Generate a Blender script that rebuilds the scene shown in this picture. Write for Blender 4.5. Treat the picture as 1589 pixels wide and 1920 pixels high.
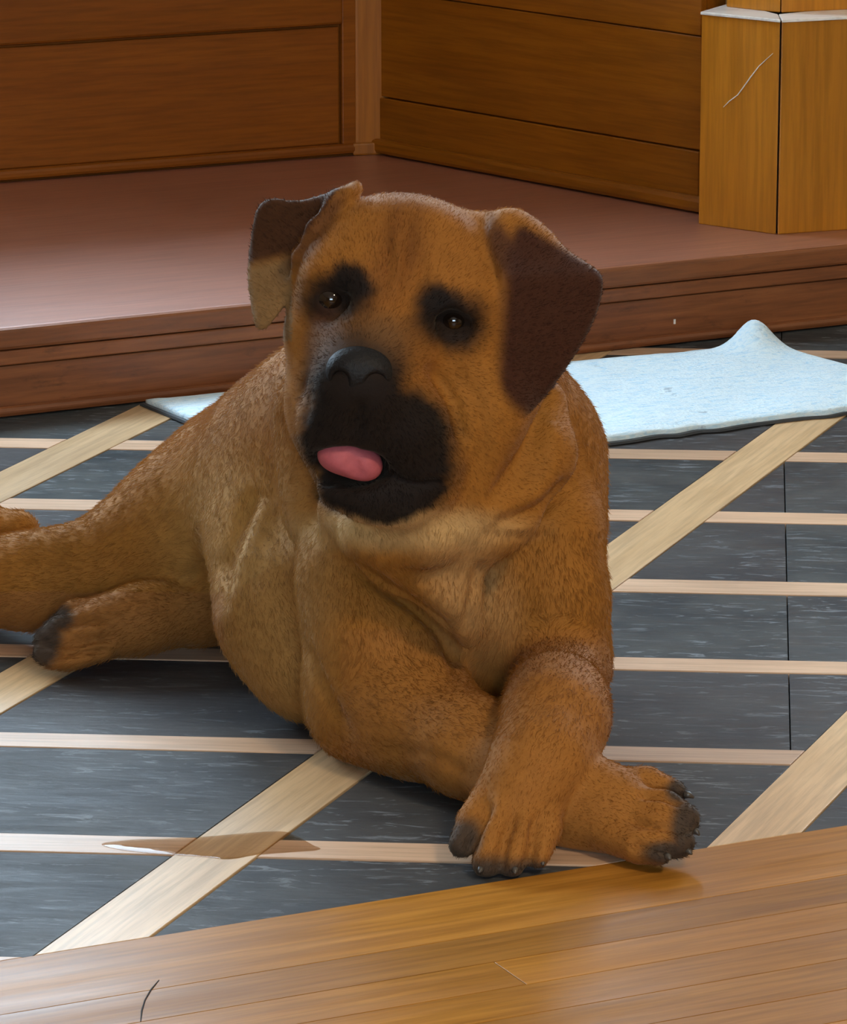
import bpy, math, random
import numpy as np
from mathutils import Vector

for o in list(bpy.data.objects):
    bpy.data.objects.remove(o)
C = bpy.context.scene.collection
scene = bpy.context.scene
random.seed(7)
rng = np.random.default_rng(7)

# ------------------------------------------------------------------ camera
FPX, CAM_H, PITCH = 8000.0, 1.1, math.radians(14.1)
IMW, IMH = 1589.0, 1920.0
cam = bpy.data.objects.new('camera', bpy.data.cameras.new('camera'))
C.objects.link(cam)
cam.location = (0, 0, CAM_H)
cam.rotation_euler = (math.pi / 2 - PITCH, 0, 0)
cam.data.sensor_fit = 'VERTICAL'
cam.data.sensor_height = 24.0
cam.data.lens = 24.0 * FPX / IMH
cam.data.clip_start = 0.05
scene.camera = cam

# ------------------------------------------------------------------ world, light, exposure
scene.view_settings.view_transform = 'Standard'
scene.view_settings.look = 'None'
scene.view_settings.exposure = 0.3
scene.view_settings.gamma = 1.0
scene.view_settings.use_curve_mapping = False
scene.cycles.use_denoising = True
scene.cycles.max_bounces = 8
scene.cycles.sample_clamp_indirect = 6.0
world = bpy.data.worlds.new('overcast_sky')
scene.world = world
world.use_nodes = True
wn = world.node_tree
wbg = wn.nodes['Background']
wbg.inputs['Color'].default_value = (0.62, 0.82, 1.0, 1)
wbg.inputs['Strength'].default_value = 17.0
FILL_W = 38.0        # fill lamp added at the ceiling, watts


def lamp_area(name, loc, rot, sx, sy, energy, color, portal=False):
    l = bpy.data.lights.new(name, 'AREA')
    l.shape = 'RECTANGLE'
    l.size, l.size_y = sx, sy
    l.energy = energy
    l.color = color
    l.cycles.is_portal = portal
    o = bpy.data.objects.new(name, l)
    C.objects.link(o)
    o.location = loc
    o.rotation_euler = rot
    return o


# ------------------------------------------------------------------ helpers
def ray(px, py):
    x = (px - IMW / 2) / FPX
    y = (IMH / 2 - py) / FPX
    return np.array([x, math.cos(PITCH) + y * math.sin(PITCH), -math.sin(PITCH) + y * math.cos(PITCH)])


CAMP = np.array([0, 0, CAM_H])


def at_z(px, py, z=0.0):
    d = ray(px, py)
    return CAMP + d * ((z - CAM_H) / d[2])


def at_y(px, py, Y):
    d = ray(px, py)
    return CAMP + d * (Y / d[1])


def px_m(px, py, Y):
    """metres per picture pixel for a point standing at distance Y"""
    return Y / ray(px, py)[1] / FPX


def at_plane(px, py, p0, n):
    d = ray(px, py)
    t = np.dot(np.array(p0) - CAMP, n) / np.dot(d, n)
    return CAMP + d * t


def project(P):
    """world points (n,3) -> pixel x, pixel y"""
    q = P - CAMP
    c, s = math.cos(PITCH), math.sin(PITCH)
    depth = q[:, 1] * c - q[:, 2] * s
    up = q[:, 1] * s + q[:, 2] * c
    return IMW / 2 + FPX * q[:, 0] / depth, IMH / 2 - FPX * up / depth


def tag(o, label=None, cat=None, group=None, kind=None):
    if label: o['label'] = label
    if cat: o['category'] = cat
    if group: o['group'] = group
    if kind: o['kind'] = kind
    return o


def empty(name, loc):
    o = bpy.data.objects.new(name, None)
    o.empty_display_size = 0.05
    C.objects.link(o)
    o.location = loc
    return o


def wloc(o):
    v = Vector((0, 0, 0))
    while o is not None:
        v = v + o.location
        o = o.parent
    return v


def mk(name, verts, faces, mat, parent=None, smooth=False, bevel=0.0, loc=None):
    """one mesh object from world-space vertices; the origin goes to the parent's place (or loc)"""
    base = Vector(loc) if loc is not None else (wloc(parent) if parent else Vector((0, 0, 0)))
    pw = wloc(parent) if parent else Vector((0, 0, 0))
    V = np.asarray(verts, dtype=float) - np.array(base)
    me = bpy.data.meshes.new(name)
    me.from_pydata(V.tolist(), [], [list(map(int, f)) for f in faces])
    me.update()
    if mat: me.materials.append(mat)
    if smooth:
        me.polygons.foreach_set('use_smooth', [True] * len(me.polygons))
    o = bpy.data.objects.new(name, me)
    C.objects.link(o)
    if parent: o.parent = parent
    o.location = base - pw
    if bevel:
        b = o.modifiers.new('bevel', 'BEVEL')
        b.width = bevel
        b.segments = 2
        b.limit_method = 'ANGLE'
        b.angle_limit = math.radians(40)
    return o


def prism(poly, z0, z1):
    """vertical prism over a counter-clockwise 2-D polygon"""
    n = len(poly)
    v = [(p[0], p[1], z0) for p in poly] + [(p[0], p[1], z1) for p in poly]
    f = [list(range(n))[::-1], list(range(n, 2 * n))]
    for i in range(n):
        j = (i + 1) % n
        f.append([i, j, n + j, n + i])
    return v, f


def obox(p0, ux, L, n, d0, d1, z0, z1):
    """box along direction ux from p0, from d0 to d1 along n, z0..z1"""
    p0 = np.array(p0[:2]); ux = np.array(ux[:2]); n = np.array(n[:2])
    poly = [p0 + n * d0, p0 + ux * L + n * d0, p0 + ux * L + n * d1, p0 + n * d1]
    a = sum(poly[i][0] * poly[(i + 1) % 4][1] - poly[(i + 1) % 4][0] * poly[i][1] for i in range(4))
    if a < 0: poly = poly[::-1]
    return prism(poly, z0, z1)


def clip(poly, n, c, keep_greater=True):
    """clip a convex polygon by n.p >= c (or <=)"""
    out = []
    s = 1 if keep_greater else -1
    m = len(poly)
    for i in range(m):
        a, b = np.array(poly[i]), np.array(poly[(i + 1) % m])
        da, db = s * (np.dot(n, a) - c), s * (np.dot(n, b) - c)
        if da >= 0: out.append(a)
        if (da > 0 > db) or (da < 0 < db):
            out.append(a + (b - a) * da / (da - db))
    return out


def area(poly):
    return 0.5 * sum(poly[i][0] * poly[(i + 1) % len(poly)][1] - poly[(i + 1) % len(poly)][0] * poly[i][1] for i in range(len(poly)))


# ------------------------------------------------------------------ materials
class NT:
    def __init__(s, name):
        s.m = bpy.data.materials.new(name)
        s.m.use_nodes = True
        s.t = s.m.node_tree
        s.b = s.t.nodes['Principled BSDF']

    def n(s, typ, **kw):
        nd = s.t.nodes.new(typ)
        for k, v in kw.items():
            if hasattr(nd, k): setattr(nd, k, v)
        return nd

    def l(s, a, b):
        s.t.links.new(a, b)

    def noise(s, vec, scale, detail=4, rough=0.55, dist=0.0):
        nd = s.n('ShaderNodeTexNoise')
        nd.inputs['Scale'].default_value = scale
        nd.inputs['Detail'].default_value = detail
        nd.inputs['Roughness'].default_value = rough
        nd.inputs['Distortion'].default_value = dist
        if vec is not None: s.l(vec, nd.inputs['Vector'])
        return nd.outputs['Fac']

    def ramp(s, fac, stops):
        r = s.n('ShaderNodeValToRGB')
        e = r.color_ramp.elements
        while len(e) > 1: e.remove(e[-1])
        for i, (p, c) in enumerate(stops):
            el = e[0] if i == 0 else e.new(p)
            el.position = p
            el.color = (c, c, c, 1) if isinstance(c, (int, float)) else (*c, 1)
        s.l(fac, r.inputs['Fac'])
        return r.outputs['Color']

    def mix(s, fac, a, b, mode='MIX'):
        x = s.n('ShaderNodeMix', data_type='RGBA', blend_type=mode)
        for val, idx in ((fac, 0), (a, 6), (b, 7)):
            if isinstance(val, (int, float)): x.inputs[idx].default_value = val
            elif isinstance(val, tuple): x.inputs[idx].default_value = (*val, 1)
            else: s.l(val, x.inputs[idx])
        return x.outputs[2]

    def math(s, op, a, b=0.5):
        x = s.n('ShaderNodeMath', operation=op)
        for i, v in enumerate((a, b)):
            if isinstance(v, (int, float)): x.inputs[i].default_value = v
            else: s.l(v, x.inputs[i])
        return x.outputs[0]

    def bump(s, h, strength, dist=0.002):
        b = s.n('ShaderNodeBump')
        b.inputs['Strength'].default_value = strength
        b.inputs['Distance'].default_value = dist
        s.l(h, b.inputs['Height'])
        s.l(b.outputs[0], s.b.inputs['Normal'])

    def coords(s, angle=0.0, scale=(1, 1, 1), jitter=True):
        """object coordinates turned so x runs along the grain"""
        tc = s.n('ShaderNodeTexCoord')
        v = tc.outputs['Object']
        if jitter:
            oi = s.n('ShaderNodeObjectInfo')
            m = s.n('ShaderNodeVectorMath', operation='SCALE')
            m.inputs[0].default_value = (13.1, 7.7, 5.3)
            s.l(oi.outputs['Random'], m.inputs['Scale'])
            a = s.n('ShaderNodeVectorMath', operation='ADD')
            s.l(v, a.inputs[0]); s.l(m.outputs[0], a.inputs[1])
            v = a.outputs[0]
        r = s.n('ShaderNodeVectorRotate', rotation_type='Z_AXIS')
        r.inputs['Angle'].default_value = -math.radians(angle)
        s.l(v, r.inputs['Vector'])
        sc = s.n('ShaderNodeVectorMath', operation='MULTIPLY')
        sc.inputs[1].default_value = scale
        s.l(r.outputs[0], sc.inputs[0])
        return sc.outputs[0]

    def set(s, **kw):
        for k, v in kw.items():
            i = s.b.inputs[k.replace('_', ' ')]
            if hasattr(v, 'links') or hasattr(v, 'is_linked'): s.l(v, i)
            elif isinstance(v, tuple): i.default_value = (*v, 1) if len(v) == 3 else v
            else: i.default_value = v
        return s.m


def wood(name, light, dark, angle=0.0, vertical=False, rough=(0.25, 0.4), vary=0.25, bump=0.15, wear=0.0, spec=0.5, coat=0.0):
    t = NT(name)
    sc = (14, 14, 1.1) if vertical else (1.3, 16, 16)
    v = t.coords(angle, sc)
    g1 = t.noise(v, 2.2, 6, 0.6, 0.9)
    v2 = t.coords(angle, (90, 90, 5) if vertical else (6, 110, 110))
    g2 = t.noise(v2, 1.5, 3, 0.6)
    big = t.noise(t.coords(angle, (1, 1, 1)), 2.5, 2)
    col = t.mix(t.ramp(g1, [(0.3, 0.0), (0.72, 1.0)]), light, dark)
    col = t.mix(t.ramp(g2, [(0.35, 0.45), (0.6, 0.0)]), col, tuple(c * 0.55 for c in dark))
    oi = t.n('ShaderNodeObjectInfo')
    val = t.math('ADD', t.math('MULTIPLY', oi.outputs['Random'], vary), 1.0 - vary / 2)
    val = t.math('MULTIPLY', val, t.math('ADD', t.math('MULTIPLY', big, 0.5), 0.75))
    cc = t.n('ShaderNodeCombineColor')
    for i in range(3): t.l(val, cc.inputs[i])
    col = t.mix(1.0, col, cc.outputs[0], 'MULTIPLY')
    if wear:
        w = t.ramp(t.noise(t.coords(angle, (9, 30, 30)), 2.4, 6, 0.7), [(0.58, 0.0), (0.75, wear)])
        col = t.mix(w, col, tuple(c * 0.25 for c in dark))
    r = t.ramp(t.noise(v, 1.4, 5, 0.6), [(0.3, rough[0]), (0.7, rough[1])])
    t.bump(t.math('ADD', g2, g1), bump, 0.001)
    if coat:
        t.b.inputs['Coat Weight'].default_value = coat
        t.b.inputs['Coat Roughness'].default_value = 0.45
    return t.set(Base_Color=col, Roughness=r, Specular_IOR_Level=spec)


PLAT_A, WALL_A, WR_A = 27.3, 25.9, -48.4
STRIP_A, DIAG_A = -4.4, 68.6

M = {}
M['strip_wood'] = wood('maple_strip_wood', (0.66, 0.44, 0.29), (0.54, 0.34, 0.21), STRIP_A, rough=(0.3, 0.42), wear=0.15, spec=0.25)
M['diag_wood'] = wood('maple_diagonal_wood', (0.66, 0.45, 0.25), (0.53, 0.34, 0.17), DIAG_A, rough=(0.3, 0.42), wear=0.15, spec=0.25)
M['plank_wood'] = wood('oak_plank_wood', (0.42, 0.185, 0.03), (0.30, 0.12, 0.016), 25.9, rough=(0.27, 0.42), vary=0.35, spec=0.1)
M['deck_wood'] = wood('deck_wood', (0.40, 0.145, 0.075), (0.33, 0.115, 0.057), PLAT_A, rough=(0.42, 0.5), vary=0.1, spec=1.0, coat=0.8)
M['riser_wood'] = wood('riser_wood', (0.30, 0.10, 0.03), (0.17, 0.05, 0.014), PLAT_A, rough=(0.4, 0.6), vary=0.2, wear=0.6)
M['wall_wood'] = wood('left_panel_wood', (0.29, 0.083, 0.005), (0.245, 0.066, 0.004), WALL_A, rough=(0.4, 0.55), vary=0.12, spec=0.3)
M['wall_wood_right'] = wood('right_panel_wood', (0.31, 0.098, 0.004), (0.26, 0.077, 0.003), WR_A, rough=(0.4, 0.55), vary=0.08, spec=0.3)
M['post_wood'] = wood('upright_wood', (0.56, 0.21, 0.012), (0.49, 0.175, 0.008), 0, True, rough=(0.3, 0.45), vary=0.1)
M['corner_wood'] = wood('corner_post_wood', (0.40, 0.135, 0.012), (0.34, 0.11, 0.009), 0, True, rough=(0.35, 0.5), vary=0.08)
M['lit_ledge_pale_marks'] = wood('lit_ledge_pale_marks_wood', (0.95, 0.9, 0.84), (0.88, 0.82, 0.74), 0, rough=(0.25, 0.4), vary=0.05)  # near-white stands in for window light on the ledge; pale chip and scratch too


def slate():
    t = NT('slate_stone')
    v = t.coords(STRIP_A, (1, 1, 1))
    vs = t.coords(STRIP_A, (6, 26, 20))
    a = t.noise(vs, 1.6, 8, 0.62, 0.8)
    b = t.noise(v, 9.0, 5, 0.6)
    oi = t.n('ShaderNodeObjectInfo')
    col = t.mix(t.ramp(b, [(0.35, 0.0), (0.68, 1.0)]), (0.030, 0.036, 0.039), (0.078, 0.082, 0.078))
    col = t.mix(t.ramp(oi.outputs['Random'], [(0.0, 0.0), (1.0, 0.6)]), col, (0.064, 0.054, 0.054))
    vein = t.ramp(t.noise(t.coords(STRIP_A, (9, 42, 30)), 2.0, 7, 0.6, 1.6), [(0.58, 0.0), (0.63, 0.6), (0.70, 0.15)])
    vein = t.math('MULTIPLY', vein, t.ramp(t.noise(v, 6.0, 3), [(0.40, 0.35), (0.6, 1.0)]))
    col = t.mix(vein, col, (0.26, 0.28, 0.30))
    h = t.math('ADD', a, t.math('MULTIPLY', t.noise(t.coords(STRIP_A, (14, 60, 40)), 2.5, 4), 0.5))
    t.bump(h, 0.5, 0.0016)
    r = t.ramp(a, [(0.3, 0.34), (0.7, 0.55)])
    return t.set(Base_Color=col, Roughness=r, Specular_IOR_Level=0.06)


M['slate'] = slate()


def plain(name, col, rough=0.5, noise_scale=20, amount=0.2, spec=0.5, bump=0.0):
    t = NT(name)
    nz = t.noise(t.coords(0, (1, 1, 1), False), noise_scale, 4)
    c = t.mix(nz, tuple(x * (1 - amount) for x in col), tuple(min(1, x * (1 + amount)) for x in col))
    if bump: t.bump(nz, bump, 0.002)
    return t.set(Base_Color=c, Roughness=rough, Specular_IOR_Level=spec)


M['grout'] = plain('dark_subfloor', (0.02, 0.017, 0.014), 0.9)
M['plaster'] = plain('tan_plaster', (0.42, 0.27, 0.14), 0.8)
M['ceil'] = plain('ceiling_plaster', (0.6, 0.52, 0.42), 0.85)
M['win_frame'] = wood('window_frame_wood', (0.36, 0.15, 0.03), (0.24, 0.085, 0.014), 0, True)


def rug_mat():
    t = NT('rug_fabric')
    v = t.coords(PLAT_A, (1, 1, 1), False)
    a = t.noise(t.coords(PLAT_A, (18, 60, 60), False), 3.0, 6, 0.65, 1.0)
    b = t.noise(v, 260, 2)
    c = t.mix(t.ramp(a, [(0.34, 0.0), (0.52, 1.0)]), (0.54, 0.79, 0.95), (0.80, 0.94, 1.0))
    dk = t.ramp(t.noise(v, 22, 6, 0.7), [(0.64, 0.0), (0.70, 0.7)])
    c = t.mix(dk, c, (0.33, 0.45, 0.55))
    t.bump(t.math('ADD', t.math('MULTIPLY', a, 1.5), b), 0.6, 0.0045)
    return t.set(Base_Color=c, Roughness=0.95, Specular_IOR_Level=0.1)


M['rug'] = rug_mat()
M['rug_back'] = plain('rug_rubber_backing', (0.045, 0.05, 0.055), 0.7, 60)


def glass_mat():
    t = NT('window_glass')
    tr = t.n('ShaderNodeBsdfTransparent')
    gl = t.n('ShaderNodeBsdfGlossy')
    gl.inputs['Roughness'].default_value = 0.02
    lw = t.n('ShaderNodeLayerWeight')
    lw.inputs['Blend'].default_value = 0.1
    mx = t.n('ShaderNodeMixShader')
    t.l(lw.outputs['Fresnel'], mx.inputs[0]); t.l(tr.outputs[0], mx.inputs[1]); t.l(gl.outputs[0], mx.inputs[2])
    t.l(mx.outputs[0], t.t.nodes['Material Output'].inputs['Surface'])
    return t.m


M['glass'] = glass_mat()


def water_mat():
    t = NT('clear_water')
    tr = t.n('ShaderNodeBsdfTransparent')
    tr.inputs['Color'].default_value = (0.86, 0.78, 0.68, 1)
    gl = t.n('ShaderNodeBsdfGlossy')
    gl.inputs['Roughness'].default_value = 0.03
    lw = t.n('ShaderNodeLayerWeight')
    lw.inputs['Blend'].default_value = 0.12
    mx = t.n('ShaderNodeMixShader')
    t.l(lw.outputs['Fresnel'], mx.inputs[0]); t.l(tr.outputs[0], mx.inputs[1]); t.l(gl.outputs[0], mx.inputs[2])
    t.l(mx.outputs[0], t.t.nodes['Material Output'].inputs['Surface'])
    return t.m


M['water'] = water_mat()


# ------------------------------------------------------------------ floor: slates, wood strips, planks
def dirv(a): return np.array([math.cos(math.radians(a)), math.sin(math.radians(a))])
def nrmv(a): return np.array([-math.sin(math.radians(a)), math.cos(math.radians(a))])


sd, sn = dirv(STRIP_A), nrmv(STRIP_A)            # along strips, away from camera
dd, dn = dirv(DIAG_A), -nrmv(DIAG_A)             # along diagonals, to the right
bd, bn = dirv(25.9), nrmv(25.9)                  # along the hardwood border
BORDER_W = 2.841
# room outline (counter-clockwise)
CORNER = np.array([-0.065, 6.094])
WALL_L_END = CORNER - dirv(WALL_A) * 3.4
RIGHT_END = CORNER + dirv(WR_A) * 0.66
PIL_A = 22.0
WALL_R_P = np.array([0.40, 5.62])
WALL_R_END = WALL_R_P + dirv(PIL_A) * 3.0
ROOM = [(-3.12, -2.6), (3.2, -2.6), tuple(WALL_R_END), tuple(WALL_R_P), tuple(CORNER), tuple(WALL_L_END)]

floor = mk('floor', *prism([(-3.4, -2.8), (3.5, -2.8), (3.5, 7.2), (-3.4, 7.2)], -0.06, -0.012), M['grout'])
tag(floor, 'slate and hardwood floor with pale wood strips', kind='structure')

STRIPS = [(5.229, 5.186), (4.952, 4.907), (4.675, 4.629), (4.394, 4.347), (4.111, 4.061), (3.828, 3.786), (3.548, 3.506), (3.271, 3.226), (2.982, 2.94)]
DIAGS = [(-2.82, -2.758), (-2.46, -2.397), (-2.099, -2.034), (-1.740, -1.680), (-1.373, -1.309), (-0.981, -0.920), (-0.60, -0.537), (-0.21, -0.147)]
PF0 = np.array([0.03, 5.108])                    # point on the riser's foot
pfd, pfn = dirv(27.4), nrmv(27.4)
PF_C = float(np.dot(pfn, PF0)) + 0.02
XMIN, XMAX = -1.1, 1.35
TOPZ = 0.0


def region(poly):
    poly = clip(poly, bn, BORDER_W, True)
    if len(poly) > 2: poly = clip(poly, pfn, PF_C, False)
    if len(poly) > 2: poly = clip(poly, np.array([1.0, 0]), XMIN, True)
    if len(poly) > 2: poly = clip(poly, np.array([1.0, 0]), XMAX, False)
    return poly


def inset(poly, g):
    """shrink a convex polygon by g on every side"""
    if area(poly) < 0: poly = poly[::-1]
    out = poly
    m = len(poly)
    for i in range(m):
        a, b = np.array(poly[i]), np.array(poly[(i + 1) % m])
        e = b - a
        if np.linalg.norm(e) < 1e-6: continue
        n = np.array([-e[1], e[0]]) / np.linalg.norm(e)
        out = clip(out, n, float(np.dot(n, a)) + g, True)
        if len(out) < 3: return []
    return out


def slab(name, poly, mat, top, gap=0.0006, thick=0.011, ch=0.0005):
    poly = inset([np.array(p) for p in poly], gap)
    if len(poly) < 3 or area(poly) < 2e-5: return None
    inn = inset(poly, ch)
    if len(inn) != len(poly):
        v, f = prism(poly, top - thick, top)
    else:
        n = len(poly)
        v = [(p[0], p[1], top - thick) for p in poly] + [(p[0], p[1], top - ch * 0.8) for p in poly] + [(p[0], p[1], top) for p in inn]
        f = [list(range(n))[::-1], list(range(2 * n, 3 * n))]
        for k in (0, n):
            for i in range(n):
                j = (i + 1) % n
                f.append([k + i, k + j, k + n + j, k + n + i])
    return mk(name, v, f, mat, floor)


def line_x(n1, c1, n2, c2):
    return np.linalg.solve(np.array([n1, n2]), np.array([c1, c2]))


vb = [(5.6, 5.5)] + STRIPS + [(2.70, 2.66)]
db = DIAGS
for i in range(len(vb) - 1):
    vtop, vbot = vb[i][1], vb[i + 1][0]
    for j in range(len(db) - 1):
        ul, ur = db[j][1], db[j + 1][0]
        q = [line_x(sn, vbot, dn, ul), line_x(sn, vbot, dn, ur), line_x(sn, vtop, dn, ur), line_x(sn, vtop, dn, ul)]
        r = region(q)
        if len(r) < 3 or abs(area(r)) < 3e-4: continue
        # a tile joint runs square to the strips, right of each diagonal
        mid = (q[0] + q[1] + q[2] + q[3]) / 4
        s0 = float(np.dot(sd, at_z(1477, 1130)[:2]))
        if mid[0] > 0.2:
            for keep in (False, True):
                h = clip(r, sd, s0, keep)
                if len(h) > 2: slab('slate_tile', h, M['slate'], TOPZ - 0.0008 + random.uniform(-0.0003, 0.0003), 0.0006)
        else:
            slab('slate_tile', r, M['slate'], TOPZ - 0.0008 + random.uniform(-0.0003, 0.0003), 0.0006)
for j, (ul, ur) in enumerate(db):
    q = [line_x(dn, ul, sn, 2.3), line_x(dn, ur, sn, 2.3), line_x(dn, ur, sn, 5.8), line_x(dn, ul, sn, 5.8)]
    r = region(q)
    if len(r) > 2: slab('wood_strip', r, M['diag_wood'], TOPZ)
for vt, vbm in STRIPS:
    for j in range(len(db) - 1):
        q = [line_x(sn, vbm, dn, db[j][1]), line_x(sn, vbm, dn, db[j + 1][0]), line_x(sn, vt, dn, db[j + 1][0]), line_x(sn, vt, dn, db[j][1])]
        r = region(q)
        if len(r) > 2: slab('wood_strip', r, M['strip_wood'], TOPZ)
# hardwood planks in front, running with the platform
w_edges = [BORDER_W, 2.735, 2.678, 2.625]
while w_edges[-1] > 1.9: w_edges.append(w_edges[-1] - 0.055)
for i in range(len(w_edges) - 1):
    w1, w0 = w_edges[i], w_edges[i + 1]
    s = -1.2 + (0 if i == 0 else random.uniform(-0.9, 0))
    cuts = [s]
    while cuts[-1] < 2.6: cuts.append(cuts[-1] + (2.0 if i == 0 else random.uniform(0.7, 1.4)))
    if i == 2: cuts = [-1.2, float(np.dot(bd, at_z(930, 1806)[:2])), 2.6]
    for a, b in zip(cuts[:-1], cuts[1:]):
        poly = [bd * a + bn * w0, bd * b + bn * w0, bd * b + bn * w1, bd * a + bn * w1]
        slab('floor_plank', poly, M['plank_wood'], TOPZ, 0.0003, ch=0.0003)
# the rest of the room floor, out of view
far = mk('floor_field', *prism([(-3.2, -2.6), (3.3, -2.6), (3.3, 1.9), (-3.2, 1.9)], -0.012, -0.001), M['plank_wood'], floor)

# ------------------------------------------------------------------ walls
WT = 0.14


def wall_seg(name, a, b, z0, z1, mat, holes=(), label=None, outward=None):
    """wall of thickness WT from a to b; its room face lies on the line a-b, holes = (s0, s1, z0, z1) along it"""
    a, b = np.array(a), np.array(b)
    L = np.linalg.norm(b - a); u = (b - a) / L
    n = outward
    V, Fc = [], []
    def add(s0, s1, q0, q1):
        v, f = obox(a + u * s0, u, s1 - s0, n, 0, WT, q0, q1)
        k = len(V); V.extend(v); Fc.extend([[i + k for i in x] for x in f])
    s = 0
    for (h0, h1, hz0, hz1) in sorted(holes):
        add(s, h0, z0, z1); add(h0, h1, z0, hz0); add(h0, h1, hz1, z1); s = h1
    add(s, L, z0, z1)
    o = mk(name, V, Fc, mat)
    return tag(o, label, kind='structure')


CEIL = 2.45
wl_n = nrmv(WALL_A)                # outward (away from the room)
wr_n = -nrmv(WR_A) * -1            # outward for the right reveal
pil_n = nrmv(PIL_A)
WIN1 = (0.30, 2.75, 0.95, 2.1)    # along the left wall from its right end
wall_left = wall_seg('wall_left', CORNER, WALL_L_END, -0.05, CEIL, M['wall_wood'],
                     [WIN1], 'dim reddish wood wall left of the corner post', wl_n)
wall_right = wall_seg('wall_right', CORNER, RIGHT_END, -0.05, CEIL, M['wall_wood_right'], [(0.30, 0.60, 1.0, 2.1)], 'orange wood wall right of the corner post', wr_n)
WIN2 = (0.50, 2.4, 0.95, 2.1)
wall_back = wall_seg('wall_far_right', WALL_R_P, WALL_R_END, -0.05, CEIL, M['plaster'], [WIN2], 'wall continuing right behind the column', pil_n)
wall_seg('wall_side_left', WALL_L_END, (-3.12, -2.6), -0.05, CEIL, M['plaster'], (), 'room wall on the left', np.array([-1.0, 0]))
FILL_WIN = (2.2, 4.4, 0.95, 2.1)  # unseen window added behind the viewer to fill light on the dog's front
wall_seg('wall_side_right', (3.2, -2.6), WALL_R_END, -0.05, CEIL, M['plaster'], (), 'room wall on the right', np.array([1.0, 0]))
wall_seg('wall_near', (-3.12, -2.6), (3.2, -2.6), -0.05, CEIL, M['plaster'], [FILL_WIN], 'room wall behind the viewer', np.array([0, -1.0]))
ceiling = tag(mk('ceiling', *prism([(p[0] * 1.03, (p[1] - 2.5) * 1.03 + 2.5) for p in ROOM], CEIL, CEIL + 0.1), M['ceil']), 'plain ceiling', kind='structure')


def window(name, a, u, n, hole, nm, label, portal=True):
    s0, s1, z0, z1 = hole
    a = np.array(a)
    w = empty(name, (*(a + u * (s0 + s1) / 2), z0))
    tag(w, label, kind='structure')
    t = 0.05
    for (q0, q1, e0, e1) in ((s0, s1, z0, z0 + t), (s0, s1, z1 - t, z1), (s0, s0 + t, z0 + t, z1 - t), (s1 - t, s1, z0 + t, z1 - t)):
        mk('window_frame', *obox(a + u * q0, u, q1 - q0, n, 0.02, 0.09, e0, e1), M['win_frame'], w)
    step = (s1 - s0) / nm
    for k in range(nm):
        q = s0 + step * k
        if k: mk('mullion', *obox(a + u * (q - 0.025), u, 0.05, n, 0.025, 0.085, z0 + t, z1 - t), M['win_frame'], w)
        mk('pane', *obox(a + u * (q + 0.02), u, step - 0.04, n, 0.05, 0.054, z0 + 0.04, z1 - 0.04), M['glass'], w)
    if portal:
        c = a + u * (s0 + s1) / 2 - n * 0.01
        rot = Vector((-n[0], -n[1], 0)).to_track_quat('-Z', 'Y').to_euler()
        lamp_area('window_portal', (c[0], c[1], (z0 + z1) / 2), rot, s1 - s0, z1 - z0, 1, (1, 1, 1), True)
    return w


rd0 = dirv(WR_A)
window('window_1', CORNER, (WALL_L_END - CORNER) / np.linalg.norm(WALL_L_END - CORNER), wl_n, WIN1, 3, 'wide window above the left wood wall')
window('window_2', WALL_R_P, dirv(PIL_A), pil_n, WIN2, 2, 'window in the wall beyond the column')
window('window_4', CORNER, rd0, wr_n, (0.30, 0.60, 1.0, 2.1), 1, 'narrow window above the right wood wall')
window('fill_window', (-3.12, -2.6), np.array([1.0, 0]), np.array([0, -1.0]), FILL_WIN, 2, 'unseen fill window added behind the viewer')

# ---- panelling on the left wall (room side is -wl_n)
DZ = 0.105                        # deck height
lw = -wl_n


def on_wall(px, py, p0, n):
    return at_plane(px, py, (p0[0], p0[1], 0), np.array([n[0], n[1], 0]))


wd = dirv(WALL_A)                 # to the right along the left wall
zr = on_wall(0, 84, CORNER, wl_n)[2]      # underside of the upper rail
zr2 = on_wall(635, 43, CORNER, wl_n)[2]
ZR = (zr + zr2) / 2
zb = (on_wall(0, 318, CORNER, wl_n)[2] + on_wall(640, 266, CORNER, wl_n)[2]) / 2   # top of the base strip
s_st = float(np.dot(wd, on_wall(636, 150, CORNER, wl_n)[:2] - CORNER))              # stile starts here
print('rail', ZR, 'base', zb, 'stile', s_st)
mk('top_rail', *obox(CORNER + wd * -3.2, wd, 3.2 + s_st, lw, 0, 0.016, ZR, 0.91), M['wall_wood'], wall_left, bevel=0.004)
mk('panel', *obox(CORNER + wd * -3.2, wd, 3.2 + s_st - 0.003, lw, 0, 0.007, zb, ZR - 0.004), M['wall_wood'], wall_left, bevel=0.002)
mk('stile', *obox(CORNER + wd * (s_st), wd, -s_st, lw, 0, 0.011, DZ + 0.003, 0.91), M['wall_wood'], wall_left, bevel=0.002)
bl = mk('baseboard_left', *obox(CORNER + wd * -3.2, wd, 3.2, lw, 0, 0.019, DZ + 0.003, zb), M['wall_wood'], bevel=0.005)
tag(bl, 'thin wood base strip along the left wall', kind='structure')
sill = mk('window_sill', *obox(CORNER + wd * -2.85, wd, 2.65, lw, -0.1, 0.035, 0.915, 0.95), M['wall_wood'], wall_left, bevel=0.004)

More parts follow.
